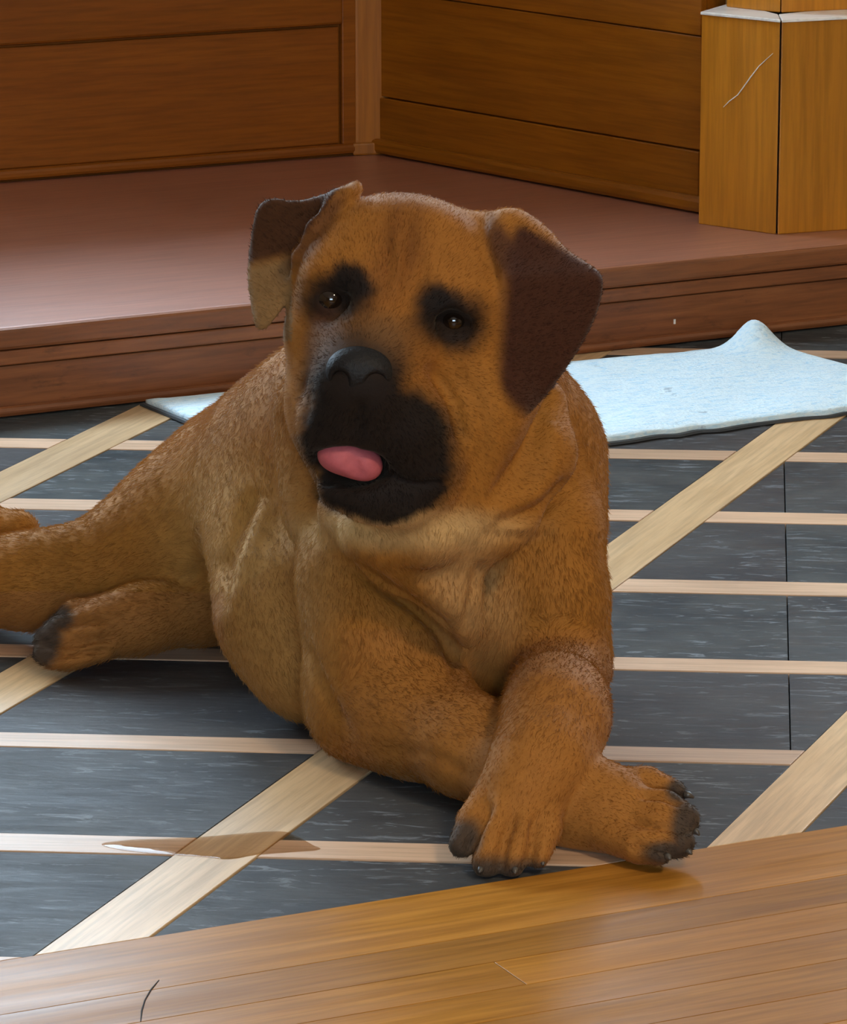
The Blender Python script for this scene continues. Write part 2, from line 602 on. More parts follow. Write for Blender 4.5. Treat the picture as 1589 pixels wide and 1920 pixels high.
# ---- right reveal
rd = dirv(WR_A); rw = -wr_n
p_t = on_wall(1305, 55, CORNER, wr_n)[2]; p_t2 = on_wall(905, 16, CORNER, wr_n)[2]
RZT = (p_t + p_t2) / 2
RZB = on_wall(1310, 281, CORNER, wr_n)[2]
RB = (on_wall(900, 291, CORNER, wr_n)[2] + on_wall(1310, 362, CORNER, wr_n)[2]) / 2
print('right', RZT, RZB, RB)
mk('top_rail', *obox(CORNER, rd, 0.66, rw, 0, 0.012, RZT + 0.001, 0.92), M['wall_wood_right'], wall_right, bevel=0.0015)
mk('panel', *obox(CORNER, rd, 0.66, rw, 0, 0.010, RZB + 0.002, RZT - 0.0005), M['wall_wood_right'], wall_right, bevel=0.0015)
mk('bottom_rail', *obox(CORNER, rd, 0.66, rw, 0, 0.012, RB - 0.005, RZB), M['wall_wood_right'], wall_right, bevel=0.0015)
br = mk('baseboard_right', *obox(CORNER, rd, 0.685, rw, 0, 0.024, DZ + 0.002, RB), M['wall_wood_right'], bevel=0.006)
tag(br, 'wood base strip along the right wall', kind='structure')

# ---- corner post
pa, pb = at_z(666, 291, DZ), at_z(732, 288, DZ)
post = mk('trim_1', *prism([(pa[0], pa[1]), (pb[0], pb[1]), (pb[0] + 0.012, pb[1] + 0.075), (pa[0] - 0.0, pa[1] + 0.06)], DZ, CEIL - 0.01), M['corner_wood'], bevel=0.005)
tag(post, 'square wood corner post between the two panelled walls', kind='structure')
mk('post_foot', *prism([(pa[0] - 0.003, pa[1] - 0.007), (pb[0] + 0.004, pb[1] - 0.007), (pb[0] + 0.012, pb[1] + 0.04), (pa[0] - 0.006, pa[1] + 0.04)], DZ, DZ + 0.018), M['corner_wood'], post, bevel=0.003)

# ------------------------------------------------------------------ raised platform
plat = empty('wooden_platform', (PF0[0], PF0[1], 0))
tag(plat, 'low wooden platform step along the panelled walls behind the dog', 'platform', kind='thing')
L0, LL = PF0 - pfd * 2.2, 4.0
deckpoly = [L0 - pfn * 0.004, L0 + pfd * LL - pfn * 0.004, WALL_R_P + dirv(PIL_A) * 1.4 - pil_n * 0.004, WALL_R_P + dirv(PIL_A) * 0.01 - pil_n * 0.004, RIGHT_END - wr_n * 0.004, CORNER - np.array([0, 0.006]), CORNER - dirv(WALL_A) * 2.3 - wl_n * 0.004]
mk('deck', *prism([tuple(p) for p in deckpoly], DZ - 0.022, DZ), M['deck_wood'], plat, bevel=0.003)
mk('nosing', *obox(L0, pfd, LL, -pfn, -0.03, 0.010, DZ - 0.026, DZ - 0.001), M['riser_wood'], plat, bevel=0.004)
mk('cove_strip', *obox(L0, pfd, LL, -pfn, -0.02, 0.005, 0.060, DZ - 0.0275), M['riser_wood'], plat, bevel=0.002)
mk('riser', *obox(L0, pfd, LL, -pfn, -0.02, 0.0, 0.0, 0.0585), M['riser_wood'], plat, bevel=0.002)
mk('shoe_moulding', *obox(L0, pfd, LL, -pfn, 0.0, 0.012, 0.0, 0.012), M['riser_wood'], plat, bevel=0.005)

pc = at_y(1265, 603, PF0[1] + 0.005 + math.tan(math.radians(27.4)) * (at_z(1265, 660)[0] - PF0[0]) - 0.003)
tag(mk('paint_chip', *prism([(pc[0] + 0.0018 * math.cos(k), pc[1] + 0.0012 * math.sin(k)) for k in range(6)], pc[2] - 0.003, pc[2] + 0.003), M['lit_ledge_pale_marks'], plat), 'tiny pale chip on the riser')

# ------------------------------------------------------------------ column at the right
c0, c1 = at_z(1310, 420, DZ)[:2], at_z(1457, 440, DZ)[:2]
c2 = c1 + dirv(20.1) * 0.42
col = empty('wooden_column', (c1[0], c1[1], DZ))
tag(col, 'orange wooden corner column with a ledge whitened to look window-lit, standing on the platform', 'column', kind='thing')
ZL = at_y(1460, 36, c1[1])[2]
backp = [c2 + np.array([-0.01, 0.19]), c0 + np.array([0.045, 0.09])]
e = 0.0012
mid = c1 + (np.array([0.0, 0.05]))
base_left = [c0, c1 + (c0 - c1) / np.linalg.norm(c0 - c1) * e, mid, backp[1]]
base_right = [c1 + (c2 - c1) / np.linalg.norm(c2 - c1) * e, c2, backp[0], mid + np.array([0.002, 0.0])]
mk('left_panel', *prism([tuple(p) for p in base_left], DZ, ZL - 0.004), M['post_wood'], col, bevel=0.0015)
mk('right_panel', *prism([tuple(p) for p in base_right], DZ, ZL - 0.004), M['post_wood'], col, bevel=0.0015)
core = [c0 + np.array([0.02, 0.02]), c1 + np.array([0.004, 0.012]), c2 + np.array([-0.01, 0.012]), backp[0], backp[1]]
mk('core', *prism([tuple(p) for p in core], DZ, ZL - 0.005), M['grout'], col)
o_l = [c0 + np.array([-0.002, -0.003]), c1 + np.array([-0.001, -0.004]), mid + np.array([0, 0.0]), backp[1]]
o_r = [c1 + np.array([0.001, -0.004]), c2 + np.array([0.002, -0.003]), backp[0], mid + np.array([0.001, 0.0])]
mk('ledge', *prism([tuple(p) for p in o_l], ZL - 0.004, ZL), M['lit_ledge_pale_marks'], col, bevel=0.001)  # ledge colour whitened to imitate light caught on its top
mk('ledge', *prism([tuple(p) for p in o_r], ZL - 0.004, ZL), M['lit_ledge_pale_marks'], col, bevel=0.001)
up = np.array([0.004, 0.062])
upl = [c0 + np.array([0.035, 0.045]), c1 + up, c1 + up + np.array([0, 0.05]), backp[1] + np.array([0.002, 0.0])]
upr = [c1 + up + np.array([0.0012, 0]), c2 + np.array([0.0, 0.062]), backp[0] + np.array([0, 0.0]), c1 + up + np.array([0.0012, 0.05])]
mk('upper_left_panel', *prism([tuple(p) for p in upl], ZL, 1.7), M['post_wood'], col, bevel=0.0015)
mk('upper_right_panel', *prism([tuple(p) for p in upr], ZL, 1.7), M['post_wood'], col, bevel=0.0015)


def tube(pts, radii, seg=8):
    pts = [np.array(p) for p in pts]
    V, Fc = [], []
    for i, p in enumerate(pts):
        d = pts[min(i + 1, len(pts) - 1)] - pts[max(i - 1, 0)]
        d = d / np.linalg.norm(d)
        a = np.cross(d, [0, 0, 1.0])
        if np.linalg.norm(a) < 1e-3: a = np.cross(d, [1.0, 0, 0])
        a /= np.linalg.norm(a); b = np.cross(d, a)
        for k in range(seg):
            t = 2 * math.pi * k / seg
            V.append(p + (a * math.cos(t) + b * math.sin(t)) * radii[i])
    for i in range(len(pts) - 1):
        for k in range(seg):
            Fc.append([i * seg + k, i * seg + (k + 1) % seg, (i + 1) * seg + (k + 1) % seg, (i + 1) * seg + k])
    Fc.append(list(range(seg))[::-1]); Fc.append([(len(pts) - 1) * seg + k for k in range(seg)])
    return V, Fc


# a pale scratch across the column's left face
cn = np.array([(c1 - c0)[1], -(c1 - c0)[0]]) / np.linalg.norm(c1 - c0)
spts = [at_plane(x, y, (c0[0] + cn[0] * 0.0003, c0[1] + cn[1] * 0.0003, 0), np.array([cn[0], cn[1], 0])) for x, y in
        ((1357, 201), (1368, 190), (1384, 178), (1395, 163), (1408, 145), (1424, 124), (1450, 100))]
tag(mk('scratch', *tube(spts, [0.0003, 0.0006, 0.0007, 0.0007, 0.0008, 0.0006, 0.0003], 6), M['lit_ledge_pale_marks'], col), 'thin pale scratch on the left face')

# ------------------------------------------------------------------ rug
R_bl = at_z(273, 761); R_fl = at_z(612, 897); R_fr = at_z(1800, 752); R_br = at_z(1446, 656)
rug_d = (R_fr - R_fl)[:2]; rug_d /= np.linalg.norm(rug_d)


def rug_pt(s, t):
    """s 0..1 left to right, t 0..1 front to back"""
    f = R_fl * (1 - s) + R_fr * s
    b = R_bl * (1 - s) + (at_z(1385, 655) * 0 + R_br) * s
    p = f * (1 - t) + b * t
    return p


NX, NY = 150, 50
V, Fc = [], []
lump = at_z(1412, 662)
for j in range(NY + 1):
    for i in range(NX + 1):
        s, t = i / NX, j / NY
        p = rug_pt(s, t)
        w = 0.0022 * math.sin(p[0] * 31 + p[1] * 13) * math.sin(p[1] * 27 - p[0] * 9)
        e_ = min(s * 30, t * 14, (1 - t) * 14, (1 - s) * 30, 1.0)
        wob = 0.0035 * math.sin(s * 57 + 2.1 * math.sin(s * 23)) * (1 if j in (0, NY) else 0)
        d2 = ((p[0] - lump[0]) / 0.028) ** 2 + ((p[1] - lump[1]) / 0.045) ** 2
        z = 0.0075 + 0.004 * math.sqrt(max(e_, 0)) + w * e_ + 0.032 * math.exp(-d2)
        V.append((p[0], p[1] + wob, z))
n0 = len(V)
idx = lambda i, j: j * (NX + 1) + i
for j in range(NY):
    for i in range(NX):
        Fc.append([idx(i, j), idx(i + 1, j), idx(i + 1, j + 1), idx(i, j + 1)])
ring = [idx(i, 0) for i in range(NX)] + [idx(NX, j) for j in range(NY)] + [idx(i, NY) for i in range(NX, 0, -1)] + [idx(0, j) for j in range(NY, 0, -1)]
low = {}
for r in ring:
    low[r] = len(V); V.append((V[r][0], V[r][1], max(V[r][2] - 0.005, 0.003)))
for a, b in zip(ring, ring[1:] + ring[:1]):
    Fc.append([b, a, low[a], low[b]])
rug = empty('rug', tuple(at_z(1150, 760)))
tag(rug, 'pale blue woven rug with dark rubber edge in front of the platform', 'rug')
mk('pile', V, Fc, M['rug'], rug, smooth=True)
V2, F2 = [], []
for k, r in enumerate(ring):
    cx, cy = rug_pt(0.5, 0.5)[:2]
    q = np.array(V[r][:2]); o_ = q - np.array([cx, cy]); o_ = o_ / np.linalg.norm(o_)
    zl = max(V[r][2] - 0.0045, 0.0035)
    V2 += [(*(q - o_ * 0.012), zl), (*(q + o_ * 0.006), zl), (*(q + o_ * 0.007), max(zl - 0.0035, 0.0005)), (*(q - o_ * 0.012), max(zl - 0.0035, 0.0005))]
m_ = len(ring)
for k in range(m_):
    k2 = (k + 1) % m_
    for q in range(4):
        F2.append([k * 4 + q, k2 * 4 + q, k2 * 4 + (q + 1) % 4, k * 4 + (q + 1) % 4])
mk('rubber_edge', V2, F2, M['rug_back'], rug)

# ------------------------------------------------------------------ spilt water on the strip crossing
def puddle(name, outline, hgt, label):
    outline = outline[::-1]
    pts = [at_z(x, y) for x, y in outline]
    cen = sum(pts) / len(pts)
    V, Fc = [], []
    rings = [(1.0, 0.0), (0.94, 0.55), (0.75, 0.85), (0.4, 1.0)]
    n = len(pts) * 4
    dense = []
    for i in range(len(pts)):
        a, b, c_, d_ = pts[i - 1], pts[i], pts[(i + 1) % len(pts)], pts[(i + 2) % len(pts)]
        for k in range(4):
            t = k / 4
            dense.append(0.5 * ((2 * b) + (-a + c_) * t + (2 * a - 5 * b + 4 * c_ - d_) * t * t + (-a + 3 * b - 3 * c_ + d_) * t ** 3))
    for sc_, h in rings:
        for i, p in enumerate(dense):
            q = cen + (p - cen) * sc_
            V.append((q[0], q[1], 0.0003 + hgt * h * (1 + 0.25 * math.sin(i * 1.7 + sc_ * 9))))
    for r in range(len(rings) - 1):
        for i in range(n):
            Fc.append([r * n + i, r * n + (i + 1) % n, (r + 1) * n + (i + 1) % n, (r + 1) * n + i])
    V.append((cen[0], cen[1], 0.0003 + hgt)); k = len(V) - 1
    for i in range(n): Fc.append([(len(rings) - 1) * n + i, (len(rings) - 1) * n + (i + 1) % n, k])
    o = mk(name, V, Fc, M['water'], smooth=True, loc=(cen[0], cen[1], 0))
    return tag(o, label, 'puddle')


puddle('water_puddle', [(190, 1583), (245, 1575), (320, 1572), (385, 1569), (455, 1563), (525, 1559), (556, 1568), (585, 1584), (600, 1593), (545, 1598), (480, 1603), (430, 1611), (375, 1606), (305, 1602), (235, 1595)],
       0.0005, 'small clear puddle where the wood strips cross')

# fine dark crack at the lower left of the hardwood
cr = [at_z(x, y, 0.0002) for x, y in ((298, 1838), (283, 1856), (272, 1875), (266, 1895), (264, 1915))]
tag(mk('crack', *tube(cr, [0.0004, 0.0007, 0.0006, 0.0007, 0.0004], 6), M['grout'], floor), 'thin dark crack in the front planks')

# ------------------------------------------------------------------ added warm fill lamp at the ceiling (out of view)
lm = empty('fill_lamp', (1.2, 1.3, CEIL))
tag(lm, 'round warm fill lamp added at the ceiling, out of view', 'lamp')
mk('fill_lamp_base', *prism([(1.2 + 0.22 * math.cos(k * math.pi / 12), 1.3 + 0.22 * math.sin(k * math.pi / 12)) for k in range(24)], CEIL - 0.04, CEIL - 0.001), M['plaster'], lm)
ll = bpy.data.lights.new('fill_lamp_light', 'AREA'); ll.shape = 'DISK'; ll.size = 0.42; ll.energy = FILL_W; ll.color = (1.0, 0.80, 0.55)
lo = bpy.data.objects.new('fill_lamp_light', ll); C.objects.link(lo); lo.parent = lm; lo.location = (0, 0, -0.05)

# ------------------------------------------------------------------ the dog: one continuous body from blended volumes
RES = 0.003
BLO = np.array([-0.60, 3.08, -0.02])
BHI = np.array([0.33, 4.16, 0.60])
DIM = np.ceil((BHI - BLO) / RES).astype(int)
FAR = 0.09


class Vol:
    def __init__(s):
        s.a = np.full(tuple(DIM), FAR, dtype=np.float32)

    def box(s, lo, hi):
        i0 = np.clip(np.floor((np.array(lo) - BLO) / RES).astype(int), 0, DIM)
        i1 = np.clip(np.ceil((np.array(hi) - BLO) / RES).astype(int) + 1, 0, DIM)
        if np.any(i1 <= i0): return None, None
        ax = [BLO[k] + RES * np.arange(i0[k], i1[k], dtype=np.float32) for k in range(3)]
        X, Y, Z = np.meshgrid(*ax, indexing='ij', sparse=True)
        return (slice(i0[0], i1[0]), slice(i0[1], i1[1]), slice(i0[2], i1[2])), (X.astype(np.float32), Y.astype(np.float32), Z.astype(np.float32))

    def put(s, d, sl, k, op):
        a = s.a[sl]
        if op == 'sub': d = -d
        if k <= 0:
            s.a[sl] = np.minimum(a, d) if op == 'add' else np.maximum(a, d)
            return
        h = np.maximum(k - np.abs(a - d), 0) / k
        s.a[sl] = (np.minimum(a, d) - h * h * k * 0.25) if op == 'add' else (np.maximum(a, d) + h * h * k * 0.25)

    def cone(s, a, ra, b, rb, k=0.03, op='add', flat=None):
        a, b = np.array(a, dtype=np.float32), np.array(b, dtype=np.float32)
        m = max(ra, rb) + 0.07
        sl, g = s.box(np.minimum(a, b) - m, np.maximum(a, b) + m)
        if sl is None: return
        X, Y, Z = g
        ab = b - a
        L2 = float(ab @ ab) + 1e-9
        t = np.clip(((X - a[0]) * ab[0] + (Y - a[1]) * ab[1] + (Z - a[2]) * ab[2]) / L2, 0, 1)
        d = np.sqrt((X - a[0] - t * ab[0]) ** 2 + (Y - a[1] - t * ab[1]) ** 2 + (Z - a[2] - t * ab[2]) ** 2) - (ra + (rb - ra) * t)
        s.put(d, sl, k, op)

    def ell(s, c, R, rad, k=0.03, op='add'):
        """ellipsoid, rows of R are its axes"""
        c = np.array(c, dtype=np.float32); R = np.array(R, dtype=np.float32)
        m = max(rad) + 0.07
        sl, g = s.box(c - m, c + m)
        if sl is None: return
        X, Y, Z = g
        q = [(X - c[0]) * R[i, 0] + (Y - c[1]) * R[i, 1] + (Z - c[2]) * R[i, 2] for i in range(3)]
        k0 = np.sqrt(sum((q[i] / rad[i]) ** 2 for i in range(3)))
        k1 = np.sqrt(sum((q[i] / rad[i] ** 2) ** 2 for i in range(3))) + 1e-6
        s.put(k0 * (k0 - 1) / k1, sl, k, op)

    def chain(s, pts, k=0.03, op='add'):
        """pts: (px, py, Y, radius in px)"""
        P = [(at_y(x, y, Y), r * px_m(x, y, Y)) for x, y, Y, r in pts]
        for (a, ra), (b, rb) in zip(P[:-1], P[1:]):
            s.cone(a, ra, b, rb, k, op)

    def merge(s, o, k):
        h = np.maximum(k - np.abs(s.a - o.a), 0) / k
        s.a = np.minimum(s.a, o.a) - h * h * k * 0.25


def pix_axes(px, py, roll=0.0):
    """axes at a pixel: picture-right, picture-up, towards the viewer (as world vectors), turned by roll degrees clockwise"""
    f = -ray(px, py); f = f / np.linalg.norm(f)
    r = np.array([1.0, 0, 0]); r = r - f * (r @ f); r /= np.linalg.norm(r)
    u = np.cross(f, r)
    c, s = math.cos(math.radians(roll)), math.sin(math.radians(roll))
    return np.array([r * c - u * s, u * c + r * s, f])


def ellpx(v, px, py, Y, rx, ry, rz, k=0.03, op='add', roll=0.0):
    m = px_m(px, py, Y)
    v.ell(at_y(px, py, Y), pix_axes(px, py, roll), (rx * m, ry * m, rz * m), k, op)


def poly_ear(v, pts, Yf, thick, k):
    """a thin bent flap: outline in the picture direction, standing at the distances Yf(px, py)"""
    pts = np.array(pts, dtype=np.float32)
    ys = [float(Yf(x, y)) for x, y in pts]
    W = np.array([at_y(x, y, Y) for (x, y), Y in zip(pts, ys)])
    sl, g = v.box(W.min(0) - 0.035, W.max(0) + 0.035)
    X, Y, Z = np.broadcast_arrays(*g)
    sh = X.shape
    P = np.stack([X.ravel(), Y.ravel(), Z.ravel()], 1).astype(np.float64)
    qx, qy = project(P)
    m = px_m(float(pts[:, 0].mean()), float(pts[:, 1].mean()), float(np.mean(ys)))
    d = np.full(len(qx), 1e9); sgn = np.ones(len(qx))
    n = len(pts)
    for i in range(n):
        a, b = pts[i], pts[(i + 1) % n]
        e = b - a
        wx, wy = qx - a[0], qy - a[1]
        t = np.clip((wx * e[0] + wy * e[1]) / (e @ e), 0, 1)
        d = np.minimum(d, (wx - t * e[0]) ** 2 + (wy - t * e[1]) ** 2)
        c1_ = qy >= a[1]; c2_ = qy < b[1]; c3_ = e[0] * wy > e[1] * wx
        flip = (c1_ & c2_ & c3_) | (~c1_ & ~c2_ & ~c3_)
        sgn = np.where(flip, -sgn, sgn)
    d2 = sgn * np.sqrt(d) * m
    off = (P[:, 1] - Yf(qx, qy)) * 0.93
    rr = thick * 0.5
    w = np.abs(off) - rr * 0.4
    d2i = d2 + rr * 0.6
    D = np.minimum(np.maximum(d2i, w), 0) + np.sqrt(np.maximum(d2i, 0) ** 2 + np.maximum(w, 0) ** 2) - rr * 0.6
    v.put(D.reshape(sh).astype(np.float32), sl, k, 'add')


def smooth_poly(p, n=4):
    p = np.array(p, dtype=float); out = []
    for i in range(len(p)):
        a, b, c_, d_ = p[i - 1], p[i], p[(i + 1) % len(p)], p[(i + 2) % len(p)]
        for k in range(n):
            t = k / n
            out.append(0.5 * ((2 * b) + (-a + c_) * t + (2 * a - 5 * b + 4 * c_ - d_) * t * t + (-a + 3 * b - 3 * c_ + d_) * t ** 3))
    return np.array(out)


# ---- trunk and hindquarters
T_ = Vol()
T_.chain([(840, 900, 3.70, 285), (690, 905, 3.80, 275), (560, 950, 3.88, 225), (430, 985, 3.93, 165), (310, 1020, 3.95, 110)], 0.05)
T_.chain([(455, 960, 3.92, 165), (330, 1010, 3.89, 120), (190, 1068, 3.875, 78), (60, 1090, 3.87, 74), (-60, 1090, 3.88, 76)], 0.04)      # upper thigh and knee
T_.chain([(515, 920, 3.80, 80), (520, 1040, 3.715, 94), (550, 1150, 3.64, 118), (598, 1235, 3.61, 122)], 0.055)                          # rib cage and loose side skin
hock = Vol()
hock.chain([(-70, 1088, 3.88, 66), (-150, 1060, 3.96, 56), (-110, 1015, 4.03, 46), (-20, 1002, 3.99, 43), (34, 999, 3.975, 42)], 0.02)
T_.merge(hock, 0.003)

# ---- chest, neck, dewlap
N_ = Vol()
N_.chain([(800, 650, 3.58, 190), (845, 820, 3.60, 215), (860, 960, 3.60, 215)], 0.05)
N_.chain([(1010, 860, 3.62, 120), (1030, 980, 3.58, 100)], 0.05)                                        # withers / far shoulder
N_.chain([(600, 780, 3.62, 90), (620, 950, 3.58, 95)], 0.05)
N_.chain([(850, 1040, 3.54, 130), (865, 1150, 3.52, 84), (890, 1250, 3.55, 62), (905, 1320, 3.57, 56)], 0.04)                    # breast bone
N_.chain([(648, 950, 3.50, 50), (700, 1000, 3.43, 50), (800, 1000, 3.41, 52), (900, 955, 3.43, 55), (975, 860, 3.47, 60)], 0.025)   # throat skin
N_.chain([(650, 985, 3.50, 46), (740, 1060, 3.44, 42), (850, 1120, 3.43, 44), (880, 1190, 3.44, 26)], 0.022)     # fold running down to the breast
N_.chain([(1010, 760, 3.50, 55), (1015, 850, 3.47, 55), (950, 970, 3.44, 46), (880, 1040, 3.43, 36)], 0.025)      # fold from the ear
T_.merge(N_, 0.03)

# ---- upper arms, joined into the trunk
U_ = Vol()
U_.chain([(680, 1075, 3.53, 128), (715, 1190, 3.51, 122), (700, 1312, 3.515, 109), (780, 1345, 3.46, 98), (840, 1376, 3.42, 90)], 0.04)
T_.merge(U_, 0.013)
U2_ = Vol()
U2_.chain([(1015, 1000, 3.55, 106), (1030, 1120, 3.535, 99), (1042, 1245, 3.55, 91), (1046, 1300, 3.43, 86)], 0.03)
T_.merge(U2_, 0.022)

# ---- dog's right fore leg (viewer's left), its forearm lying across the floor
R_ = Vol()
R_.chain([(840, 1376, 3.42, 89), (880, 1400, 3.395, 84), (985, 1462, 3.335, 76), (1080, 1505, 3.295, 80), (1150, 1525, 3.275, 84)], 0.03)
for q in ([(1145, 1478, 3.30, 40), (1212, 1470, 3.29, 33), (1264, 1486, 3.28, 25)],
          [(1160, 1510, 3.27, 42), (1245, 1518, 3.25, 37), (1286, 1536, 3.24, 29)],
          [(1150, 1550, 3.255, 44), (1232, 1564, 3.232, 41), (1272, 1578, 3.222, 33)],
          [(1140, 1562, 3.25, 38), (1200, 1588, 3.22, 32), (1238, 1600, 3.205, 24)]):
    R_.chain(q, 0.004)

# ---- dog's left fore leg (viewer's right), paw dropped over the other forearm
L_ = Vol()
L_.chain([(1046, 1300, 3.43, 85), (1044, 1325, 3.38, 85), (1040, 1355, 3.335, 86), (1014, 1430, 3.285, 80), (978, 1490, 3.262, 78)], 0.03)
for q in ([(932, 1475, 3.265, 36), (892, 1538, 3.243, 34), (866, 1584, 3.222, 26)],
          [(960, 1490, 3.25, 40), (925, 1565, 3.222, 35), (912, 1622, 3.20, 27)],
          [(990, 1490, 3.255, 40), (975, 1565, 3.222, 35), (960, 1622, 3.20, 26)],
          [(1022, 1485, 3.265, 36), (1022, 1555, 3.235, 32), (1008, 1606, 3.208, 24)]):
    L_.chain(q, 0.004)

# ---- the lower hind leg sticking out from under the belly
H_ = Vol()
H_.chain([(470, 1110, 3.85, 78), (380, 1138, 3.835, 60), (270, 1158, 3.80, 54), (190, 1178, 3.785, 58)], 0.03)
for q in ([(200, 1150, 3.80, 34), (140, 1150, 3.80, 26), (112, 1166, 3.80, 18)],
          [(180, 1180, 3.78, 38), (115, 1186, 3.775, 32), (88, 1198, 3.775, 24)],
          [(180, 1204, 3.77, 34), (115, 1216, 3.765, 31), (86, 1224, 3.765, 24)],
          [(190, 1212, 3.765, 28), (130, 1232, 3.755, 25), (100, 1238, 3.755, 18)]):
    H_.chain(q, 0.004)

# ---- head
HY = 3.40
HM = px_m(740, 620, HY)


def hy(f): return HY - f * HM


E_ = Vol()
ellpx(E_, 757, 535, hy(-160), 206, 172, 190, 0.03, 'add', 9)
ellpx(E_, 755, 500, hy(-50), 165, 115, 75, 0.03, 'add', 9)             # forehead
for (x, y, f, r) in ((655, 535, 5, 42), (835, 565, -5, 48)):           # brows
    E_.cone(at_y(x - 34, y - 8, hy(f - 22)), r * HM, at_y(x + 34, y, hy(f)), r * HM, 0.03)
E_.chain([(600, 640, hy(-60), 66), (618, 770, hy(-45), 62), (640, 880, hy(-30), 55)], 0.04)     # cheek on the left
E_.chain([(880, 640, hy(-75), 88), (885, 760, hy(-70), 92), (862, 880, hy(-60), 82)], 0.04)     # cheek on the right
E_.chain([(728, 590, hy(-20), 66), (705, 650, hy(45), 64), (685, 705, hy(110), 58)], 0.035)     # bridge
E_.chain([(690, 720, hy(40), 92), (690, 800, hy(35), 98)], 0.035)                                # muzzle block
E_.chain([(668, 725, hy(110), 62), (668, 785, hy(105), 52)], 0.025)
E_.chain([(640, 735, hy(100), 48), (612, 800, hy(70), 46), (604, 838, hy(50), 30)], 0.018)       # lip, left
E_.chain([(712, 740, hy(105), 58), (765, 800, hy(70), 66), (802, 868, hy(42), 56), (808, 905, hy(28), 38)], 0.018)   # lip, right
E_.chain([(740, 880, hy(-10), 92), (725, 920, hy(20), 66)], 0.03)                                # jaw
E_.chain([(632, 918, hy(52), 36), (690, 930, hy(64), 40), (760, 935, hy(50), 42), (806, 918, hy(30), 40)], 0.015)   # lower lip
ellpx(E_, 660, 868, hy(85), 66, 44, 62, 0.012, 'sub')                                            # open mouth
E_.chain([(676, 762, hy(170), 4), (668, 800, hy(165), 5), (660, 830, hy(150), 6)], 0.012, 'sub')   # lip split
EYES = ((621, 561, 2), (851, 601, -10))
for (x, y, f) in EYES:                                                # eyeball bed, lids, slit
    ellpx(E_, x, y, hy(f + 34), 34, 22, 20, 0.018, 'sub', 8)
    ellpx(E_, x, y, hy(f), 34, 34, 34, 0.006, 'add')
    ellpx(E_, x, y + 1, hy(f + 36), 27, 16, 24, 0.004, 'sub', 8)

# ears: thin folded flaps, left (seen edge-on, turned) and right (hanging over the cheek)
earL = smooth_poly([(668, 350), (618, 360), (560, 376), (505, 372), (480, 395), (470, 450), (464, 510), (468, 560), (480, 616), (500, 616), (522, 585), (538, 540), (546, 500), (560, 455), (600, 400), (650, 372)], 3)
poly_ear(E_, earL, lambda x, y: 3.435 + np.clip(640 - x, 0, 200) * 0.00022 - 0.00045 * np.clip(y - 470, 0, 200) * 0.6, 0.011, 0.012)
E_.chain([(668, 352, 3.45, 15), (628, 376, 3.43, 12), (585, 425, 3.425, 9), (556, 480, 3.425, 7), (545, 520, 3.43, 5)], 0.008)
earR = smooth_poly([(918, 428), (950, 408), (1000, 425), (1045, 458), (1095, 488), (1130, 518), (1124, 575), (1100, 630), (1070, 680), (1030, 735), (1000, 772), (984, 765), (966, 715), (956, 640), (950, 570), (936, 500)], 3)
poly_ear(E_, earR, lambda x, y: 3.402 + np.clip(x - 960, -60, 200) * 0.00040 + np.clip(520 - y, 0, 200) * 0.00042 + 0.00012 * np.clip(y - 640, 0, 200), 0.013, 0.014)
E_.chain([(915, 446, 3.46, 34), (960, 446, 3.455, 26), (1005, 462, 3.46, 14)], 0.03)

T_.merge(R_, 0.008)
T_.merge(L_, 0.005)
T_.merge(H_, 0.004)
T_.merge(E_, 0.020)
# skin creases
T_.chain([(560, 930, 3.47, 5), (600, 1010, 3.45, 7), (690, 1085, 3.425, 8), (790, 1150, 3.41, 8), (838, 1200, 3.41, 7)], 0.02, 'sub')
T_.a[:, :, :int(round((0.0015 - BLO[2]) / RES))] = np.maximum(T_.a[:, :, :int(round((0.0015 - BLO[2]) / RES))], 0.004)


